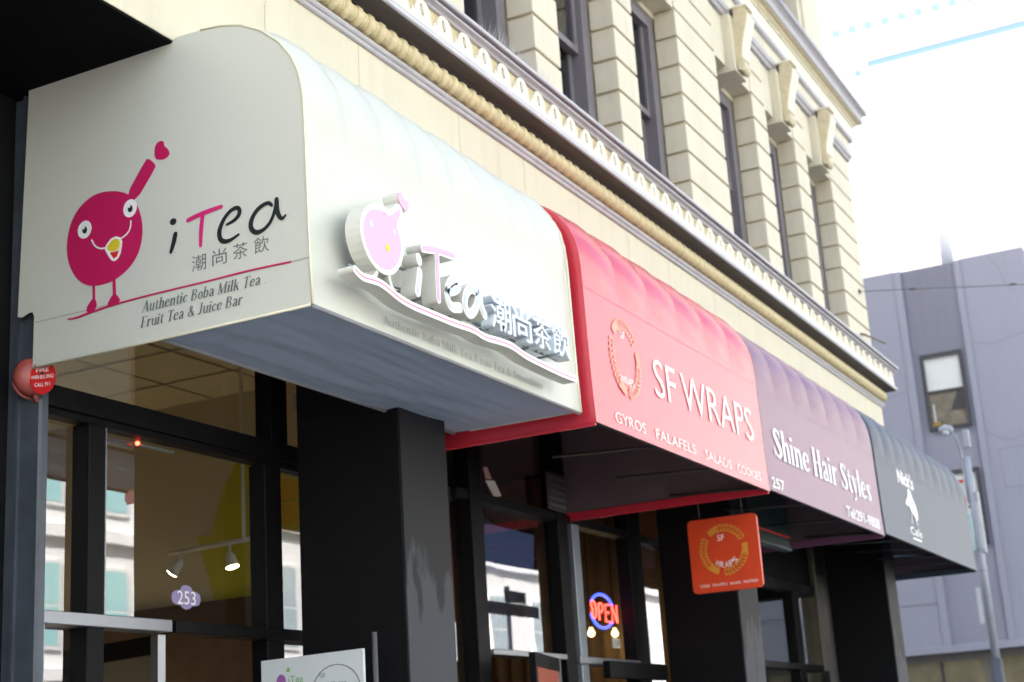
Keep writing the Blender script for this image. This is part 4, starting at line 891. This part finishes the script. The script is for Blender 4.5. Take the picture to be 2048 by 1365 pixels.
# --- bird spikes on the ledge
for (a, b, where) in ((7.92,8.98,'nearest window'),(9.42,10.54,'second window'),(10.99,12.09,'third window')):
    bs_ = thing('bird_spike_strip', ((a+b)/2, 4.05, 6.06), 'wire bird spike strip on the ledge under the '+where, 'bird spikes', 'bird spikes on the ledge')
    box('strip', a+.05, b-.05, 4.02, 4.045, 6.066, 6.075, ALU, bs_)
    v=[]; f=[]; n = int((b-a)/.03)
    for i in range(n):
        x = a+.06+(b-a-.12)*i/(n-1)
        for s in (-1,0,1):
            if where != 'nearest window' and random.random() < .5: continue
            base = Vector((x+random.uniform(-.008,.008),4.03,6.07)); tip = base+Vector((random.uniform(-.03,.03), s*.05-.02, random.uniform(.16,.24) if where=='nearest window' else random.uniform(.06,.12)))
            bb=len(v); v += [base+Vector((.004,0,0)),base+Vector((-.002,.0035,0)),base+Vector((-.002,-.0035,0)),tip]; f += [(bb,bb+1,bb+3),(bb+1,bb+2,bb+3),(bb+2,bb,bb+3)]
    obj('spikes', v, f, mat('spike_wire',(0.62,0.62,0.62),0.5,var=0), bs_)

# ================================================================== BEYOND THE CORNER
PB = thing('neighbour_building', (43,16,0), 'lavender grey rendered building across the side street with stacked sash windows', 'building')
LAV = mat('lavender_render', (0.275,0.285,0.355), 0.85, var=0.04, vs=0.5, bump=0.08, bs=12, streak=0.04)
LAVD = mat('lavender_render_ribbed', (0.245,0.253,0.318), 0.85, var=0.05, vs=0.7, streak=0.06)
XB = 36.0
box('wall', XB, 52, 7.36, 34, 3.45, 12.62, LAV, PB); box('wall', XB, 52, 4.28, 5.74, 3.45, 12.62, LAV, PB)
box('pilaster', XB-.035, XB+.3, 7.18, 7.358, 3.6, 12.60, LAV, PB, bev=.01); box('pilaster', XB-.035, XB+.3, 5.742, 5.905, 3.6, 12.60, LAV, PB, bev=.01)
box('wall', XB+.06, 52, 5.907, 7.178, 3.45, 12.60, LAVD, PB)
for i in range(15): box('rib', XB+.035, XB+.07, 5.93+i*.083, 5.965+i*.083, 10.45, 12.58, LAVD, PB)
box('parapet', XB-.03, 52, 9.0, 34, 12.622, 12.75, LAV, PB); 
box('string_course', XB-.05, XB+.2, 4.25, 34, 3.43, 3.60, LAV, PB, bev=.01); box('string_course', XB-.02, XB+.1, 7.37, 34, 4.58, 4.62, LAV, PB)
box('base_wall', XB+.4, 52, 4.3, 34, 0, 3.43, mat('dark_base_stone',(0.16,0.15,0.14),0.8), PB)  # dark base set back below the string course
SASH = mat('dark_sash_paint', (0.045,0.045,0.055), 0.5)
BLIND = mat('white_blind', (0.84,0.86,0.86), 0.7, var=0.04)
def pbwin(y0, y1, z0, z1, shade):
    w = multibox('window', [(XB-.03,XB+.14,y0,y0+.08,z0,z1),(XB-.03,XB+.14,y1-.08,y1,z0,z1),(XB-.03,XB+.14,y0+.08,y1-.08,z1-.1,z1),(XB-.03,XB+.14,y0+.08,y1-.08,z0,z0+.07)], SASH, PB)
    zm = z0+(z1-z0)*.50
    box('meeting_rail', XB, XB+.06, y0+.08, y1-.08, zm-.03, zm+.03, SASH, w)
    obj('blind', [(XB+.03,y0+.08,shade),(XB+.03,y1-.08,shade),(XB+.03,y1-.08,z1-.1),(XB+.03,y0+.08,z1-.1)], [(0,3,2,1)], BLIND, w)
    obj('pane', [(XB+.02,y0+.08,z0+.07),(XB+.02,y1-.08,z0+.07),(XB+.02,y1-.08,z1-.1),(XB+.02,y0+.08,z1-.1)], [(0,3,2,1)], GLASSW, w)
    box('room_wall', XB+.045, XB+.055, y0+.08, y1-.08, z0+.07, shade-.01, mat('tan_room',(0.26,0.22,0.17),0.9,var=0.5,vs=2.5), w)
    return w
w1 = pbwin(6.01, 7.0, 8.57, 10.42, 9.52); box('desk', XB+.03, XB+.044, 6.72, 6.93, 8.68, 8.77, mat('ochre_desk',(0.45,0.26,0.03),0.6), w1); box('lamp_post', XB+.03, XB+.044, 6.82, 6.85, 8.77, 9.2, BLIND, w1)
plate('dark_form', [(-6.45,9.0),(-6.10,9.0),(-6.08,9.42),(-6.25,9.45)], Pl((XB+.04,0,0),(0,-1,0),(0,0,1)), 0, .006, SASH, w1)
pbwin(6.01, 7.0, 5.80, 7.58, 5.95)
for y0, z0 in ((8.6,5.8),(8.6,8.57),(10.4,8.57),(10.4,5.8)): pbwin(y0, y0+1, z0, z0+1.85, z0+.9)
tube('vent_pipe', [(XB+.5,6.1,12.55),(XB+.5,6.1,13.45),(XB+.5,6.1,13.5)], [.145,.145,.135], mat('galvanised_pipe',(0.60,0.63,0.68),0.5,var=0.04), PB, 16)
for y0 in (4.5,6.6,8.7,10.8): 
    w = box('shop_window', XB+.36, XB+.41, y0, y0+1.9, .9, 3.25, mat('shop_window_dim',(0.22,0.19,0.12),0.15,var=0.4,vs=1.2), PB); box('window_bar', XB+.34, XB+.36, y0+.9, y0+.96, .9, 3.25, SASH, w)
cr_ = [[(11.5,9.2),(10.4,9.3),(9.2,9.1),(8.3,9.45),(7.4,9.62)],[(5.7,10.55),(5.3,10.4),(4.9,10.5),(4.35,10.62)],[(5.7,8.35),(5.2,8.05),(4.8,8.25),(4.32,8.1)],[(5.1,12.55),(4.85,12.2),(4.8,11.8),(4.6,11.6)]]
for c in cr_: strokes('render_crack', [([(-y,z) for y,z in c], .013)], Pl((XB-.002,0,0),(0,-1,0),(0,0,1)), .003, .003, mat('crack_line',(0.185,0.19,0.24),0.9,var=0), PB, sm=1, rnd=False)
strokes('patch_outline', [([(-5.5,7.9),(-4.5,7.95)], .012),([(-5.5,7.9),(-5.48,7.0)], .012),([(-5.48,7.0),(-4.5,7.05)], .012)], Pl((XB-.002,0,0),(0,-1,0),(0,0,1)), .003, .003, M['crack_line'], PB, sm=0, rnd=False)

# street lamp
SLm = thing('street_lamp', (30,5.2,0.14), 'pale grey street lamp with curved arm across the side street', 'street lamp')
LP = mat('pale_galvanised_pole', (0.36,0.38,0.44), 0.45, var=0.08)
tube('base', [(30,5.2,.14),(30,5.2,2.95)], [.12,.10], mat('dark_pole_base',(0.07,0.08,0.10),0.5), SLm, 14)
tube('pole', [(30,5.2,2.95),(30,5.2,6.8)], [.078,.06], LP, SLm, 14)
tube('arm', [(30,5.27,5.9),(30,5.29,6.5),(30,5.30,6.9),(30,5.36,7.25),(30,5.46,7.38)], [.03,.03,.028,.026,.024], LP, SLm, 10)
tube('arm_strut', [(30,5.2,6.35),(30,5.29,6.45)], .02, LP, SLm, 8)
v=[(-.0,0,0)]
tube('lamp_head', [(30,5.38,7.36),(30,5.43,7.39),(30,5.53,7.405),(30,5.62,7.385),(30,5.66,7.35)], [.025,.075,.095,.08,.025], LP, SLm, 12)
tube('lens_bowl', [(30,5.53,7.36),(30,5.53,7.31),(30,5.53,7.27)], [.09,.075,.025], mat('lamp_glass',(0.6,0.65,0.7),0.2), SLm, 12)
box('junction_box', 29.95, 30.05, 5.10, 5.22, 6.98, 7.34, LP, SLm, bev=.01)
for z in (4.1,3.7,4.6,5.0): tube('strap', [(30,5.2,z-.012),(30,5.2,z+.012)], .082, mat('steel_strap',(0.3,0.3,0.32),0.4,metal=.6), SLm, 12)
PW = mat('white_sign_plate', (0.50,0.53,0.56), 0.5, var=0.04)
s1 = thing('parking_sign', (29.9,5.36,5.7), 'upper white street sign with red mark on the street lamp pole', 'street sign', 'signs on the lamp pole')
box('plate', 29.90, 29.92, 5.29, 5.50, 5.72, 6.38, PW, s1, bev=.008); box('red_mark', 29.893, 29.899, 5.32, 5.46, 5.84, 6.02, P_RED, s1); box('red_band', 29.893, 29.899, 5.31, 5.48, 6.30, 6.36, P_RED, s1)
s2 = thing('parking_sign', (29.9,5.36,4.98), 'lower plain white sign hung below the red marked one on the lamp pole', 'street sign', 'signs on the lamp pole')
box('plate', 29.90, 29.92, 5.26, 5.47, 4.98, 5.70, mat('pale_cyan_plate',(0.40,0.54,0.57),0.5), s2, bev=.008); box('print', 29.893, 29.899, 5.30, 5.43, 5.1, 5.4, PW, s2)
s3 = thing('parking_sign', (29.9,5.33,3.6), 'small narrow white sign low on the street lamp pole', 'street sign', 'signs on the lamp pole')
box('plate', 29.90, 29.92, 5.30, 5.38, 3.60, 4.28, PW, s3, bev=.006); tube('bracket', [(29.92,5.33,3.9),(30,5.2,3.9)], .012, LP, s3, 6)
s4 = thing('pole_cabinet', (30,5.1,4.9), 'tall white traffic cabinet strapped to the upper lamp pole', 'cabinet')
box('case', 29.93, 30.09, 5.085, 5.175, 4.92, 6.1, LP, s4, bev=.01); box('door', 29.922, 29.929, 5.10, 5.16, 5.0, 5.9, PW, s4)

# overhead wires
WIRE = mat('wire', (0.10,0.10,0.11), 0.5, var=0)
def wire(a, b, sag, r, parent, n=16):
    a = Vector(a); b = Vector(b)
    return tube('cable', [a.lerp(b, i/n) - Vector((0,0,sag*4*(i/n)*(1-i/n))) for i in range(n+1)], r, WIRE, parent, 6)
c1 = thing('span_wire', (18.1,4.1,6.93), 'thin span wire with insulators anchored to the building corner', 'wire')
a_, b_ = Vector((18.0,4.10,6.95)), Vector((30.5,-7.6,8.45)); wire(a_, b_, .02, .006, c1)
for t in (.045,.135): p = a_.lerp(b_, t); d = (b_-a_).normalized(); tube('insulator', [p-d*.06, p-d*.03, p+d*.03, p+d*.06], [.008,.017,.017,.008], mat('brown_insulator',(0.08,0.06,0.06),0.4), c1, 8)
plate('wall_anchor', circ(18.0,6.95,.03,.03,10), Pl((0,4.118,0),(1,0,0),(0,0,1)), 0, .02, mat('rusty_iron',(0.16,0.11,0.08),0.7), c1)
c2 = thing('wall_bracket', (18.05,4.1,6.42), 'short iron rod bracket on the corner pier above the ledge', 'bracket')
tube('rod', [(17.75,4.06,6.33),(18.46,3.98,6.36)], .012, M['rusty_iron'], c2, 8); tube('stay', [(17.8,4.118,6.36),(17.8,4.05,6.335)], .014, M['rusty_iron'], c2, 8)
cf = thing('wall_fitting', (18.7,4.3,4.7), 'small dark wall fitting at the building corner above the cafe awning', 'fitting')
box('case', XE, XE+.12, 4.2, 4.36, 4.93, 5.03, SASH, cf, bev=.01); box('mount', XE-.003, XE+.03, 4.25, 4.32, 5.03, 5.08, SASH, cf)

# towers
TWM = mat('white_tower_stone', (0.27,0.27,0.272), 0.9, var=0.02, vs=0.05, spec=0.05)
TW = thing('tower', (260,30,0), 'white high-rise tower with small square windows behind the lavender building', 'tower')
XT = 250.0; kx = XT/110.
def ty(y): return y*kx
def tz(z): return 1.6+(z-1.6)*kx
box('podium_block', XT, XT+40, -30, ty(28), 0, tz(52.0), TWM, TW)
box('blue_band', XT+.1, XT+40, -30, ty(22.2), tz(52.0), tz(52.55), mat('pale_blue_band',(0.085,0.14,0.21),0.8,spec=0.05), TW)  # flat blue strip between the podium and tower blocks
box('podium_cap', XT, XT+40, ty(22.2)+.01, ty(28), tz(52.0)+.002, tz(52.55)-.002, TWM, TW)
box('tower_block', XT+.0, XT+40, -30, ty(28), tz(52.55), tz(80), TWM, TW)
box('blue_notch', XT-.05, XT, ty(22.8), ty(23.3), tz(51.5), tz(52.0), M['pale_blue_band'], TW)
TG = mat('pale_cyan_window', (0.10,0.165,0.19), 0.9, var=0.03, spec=0.05)
tm = boxmesh('window', XT-.06, XT+.05, 0, 1.35, 0, 1.4, TG)
for zz, r0, r1 in ((55.2,0,12),(58.4,0,12),(61.6,0,12)):
    for i in range(12): link('window', tm, TW, (0, ty(24.05-i*1.30), tz(zz)))
tf = boxmesh('window', XT-.06, XT+.05, 0, 1.0, 0, 2.2, mat('faint_cyan_window',(0.16,0.195,0.20),0.9,var=0.03,spec=0.05))
for i in range(10): link('window', tf, TW, (0, ty(16.2-i*.80), tz(50.3)))
T2 = thing('tower', (130,-10,0), 'bright white far block at the right edge behind the lavender building', 'tower')
box('wall', 130, 150, -25, 13.0, 0, 52, TWM, T2)
t2m = boxmesh('window', 129.95, 130.05, 0, .7, 0, .8, mat('faint_cyan_window',(0.19,0.21,0.212),0.9,var=0.03,spec=0.05))
for i in range(14):
    for j in range(10): link('window', t2m, T2, (0, 11-i*1.9, 18+j*3.2))

# ================================================================== ACROSS THE STREET
def opposite(name_label, x0, x1, h, mt, wx, zs, ww, wh, teal):
    O = thing('street_building', ((x0+x1)/2,-20,0), name_label, 'building')
    box('wall', x0, x1, -30, -16.2, 0, h, mt, O)
    fm = boxmesh('window', 0, ww, -16.2, -16.12, 0, wh, mat('white_window_surround',(0.80,0.80,0.78),0.6)); gm = boxmesh('pane', .09, ww-.09, -16.118, -16.11, .09, wh*.5-.03, teal); gm2 = boxmesh('pane', .09, ww-.09, -16.118, -16.11, wh*.5+.03, wh-.09, teal)
    x = x0+wx*.5
    while x+ww < x1:
        for z in zs:
            w = link('window', fm, O, (x,0,z)); link('pane', gm, w, (x,0,z)); link('pane', gm2, w, (x,0,z))
        x += wx
    for z in zs: box('string_course', x0, x1, -16.2, -15.98, z-.75, z-.45, mt, O)
    box('parapet', x0, x1, -16.2, -15.85, h-.6, h+.02, mt, O)
    return O
TEAL = mat('teal_window_glass', (0.34,0.62,0.63), 0.4, var=0.05)
WST = mat('white_street_stone', (0.84,0.84,0.83), 0.8, var=0.03, vs=1)
opposite('white office building with teal windows facing the tea shop across the street', -30, 30.6, 20, WST, 2.4, (4.9,8.3,11.7,15.1), 1.25, 2.1, TEAL)
opposite('second white building farther along the opposite pavement', 30.8, 100, 24, mat('white_street_stone_warm',(0.80,0.80,0.79),0.8,var=0.03,vs=1), 3.4, (5.2,9.4,13.6,17.8), 1.5, 2.5, mat('pale_grey_window_glass',(0.40,0.48,0.52),0.25,var=0.1))
# street name sign seen only mirrored in the wrap shop glass
BN = thing('street_name_sign', (18.6,.4,0.14), 'grey street name sign reading Bush mirrored in the wrap shop glass', 'street sign')
bp_ = Pl((19.5,.55,3.55),(-1,0,0),(0,0,1))
tube('post', [(18.6,.52,.14),(18.6,.52,3.95)], .03, ALU, BN, 10)
pb_ = plate('plate', [(0,0),(1.62,0),(1.62,.17),(0,.17)], bp_, 0, .01, mat('grey_sign_plate',(0.10,0.11,0.13),0.6), BN); text('lettering', 'Bush', bp_, .55, .035, .42, .10, P_BLK, pb_, h=.013, bold=.02)
plate('plate', [(.45,.18),(1.05,.18),(1.05,.34),(.45,.34)], bp_, 0, .01, M['grey_sign_plate'], BN)
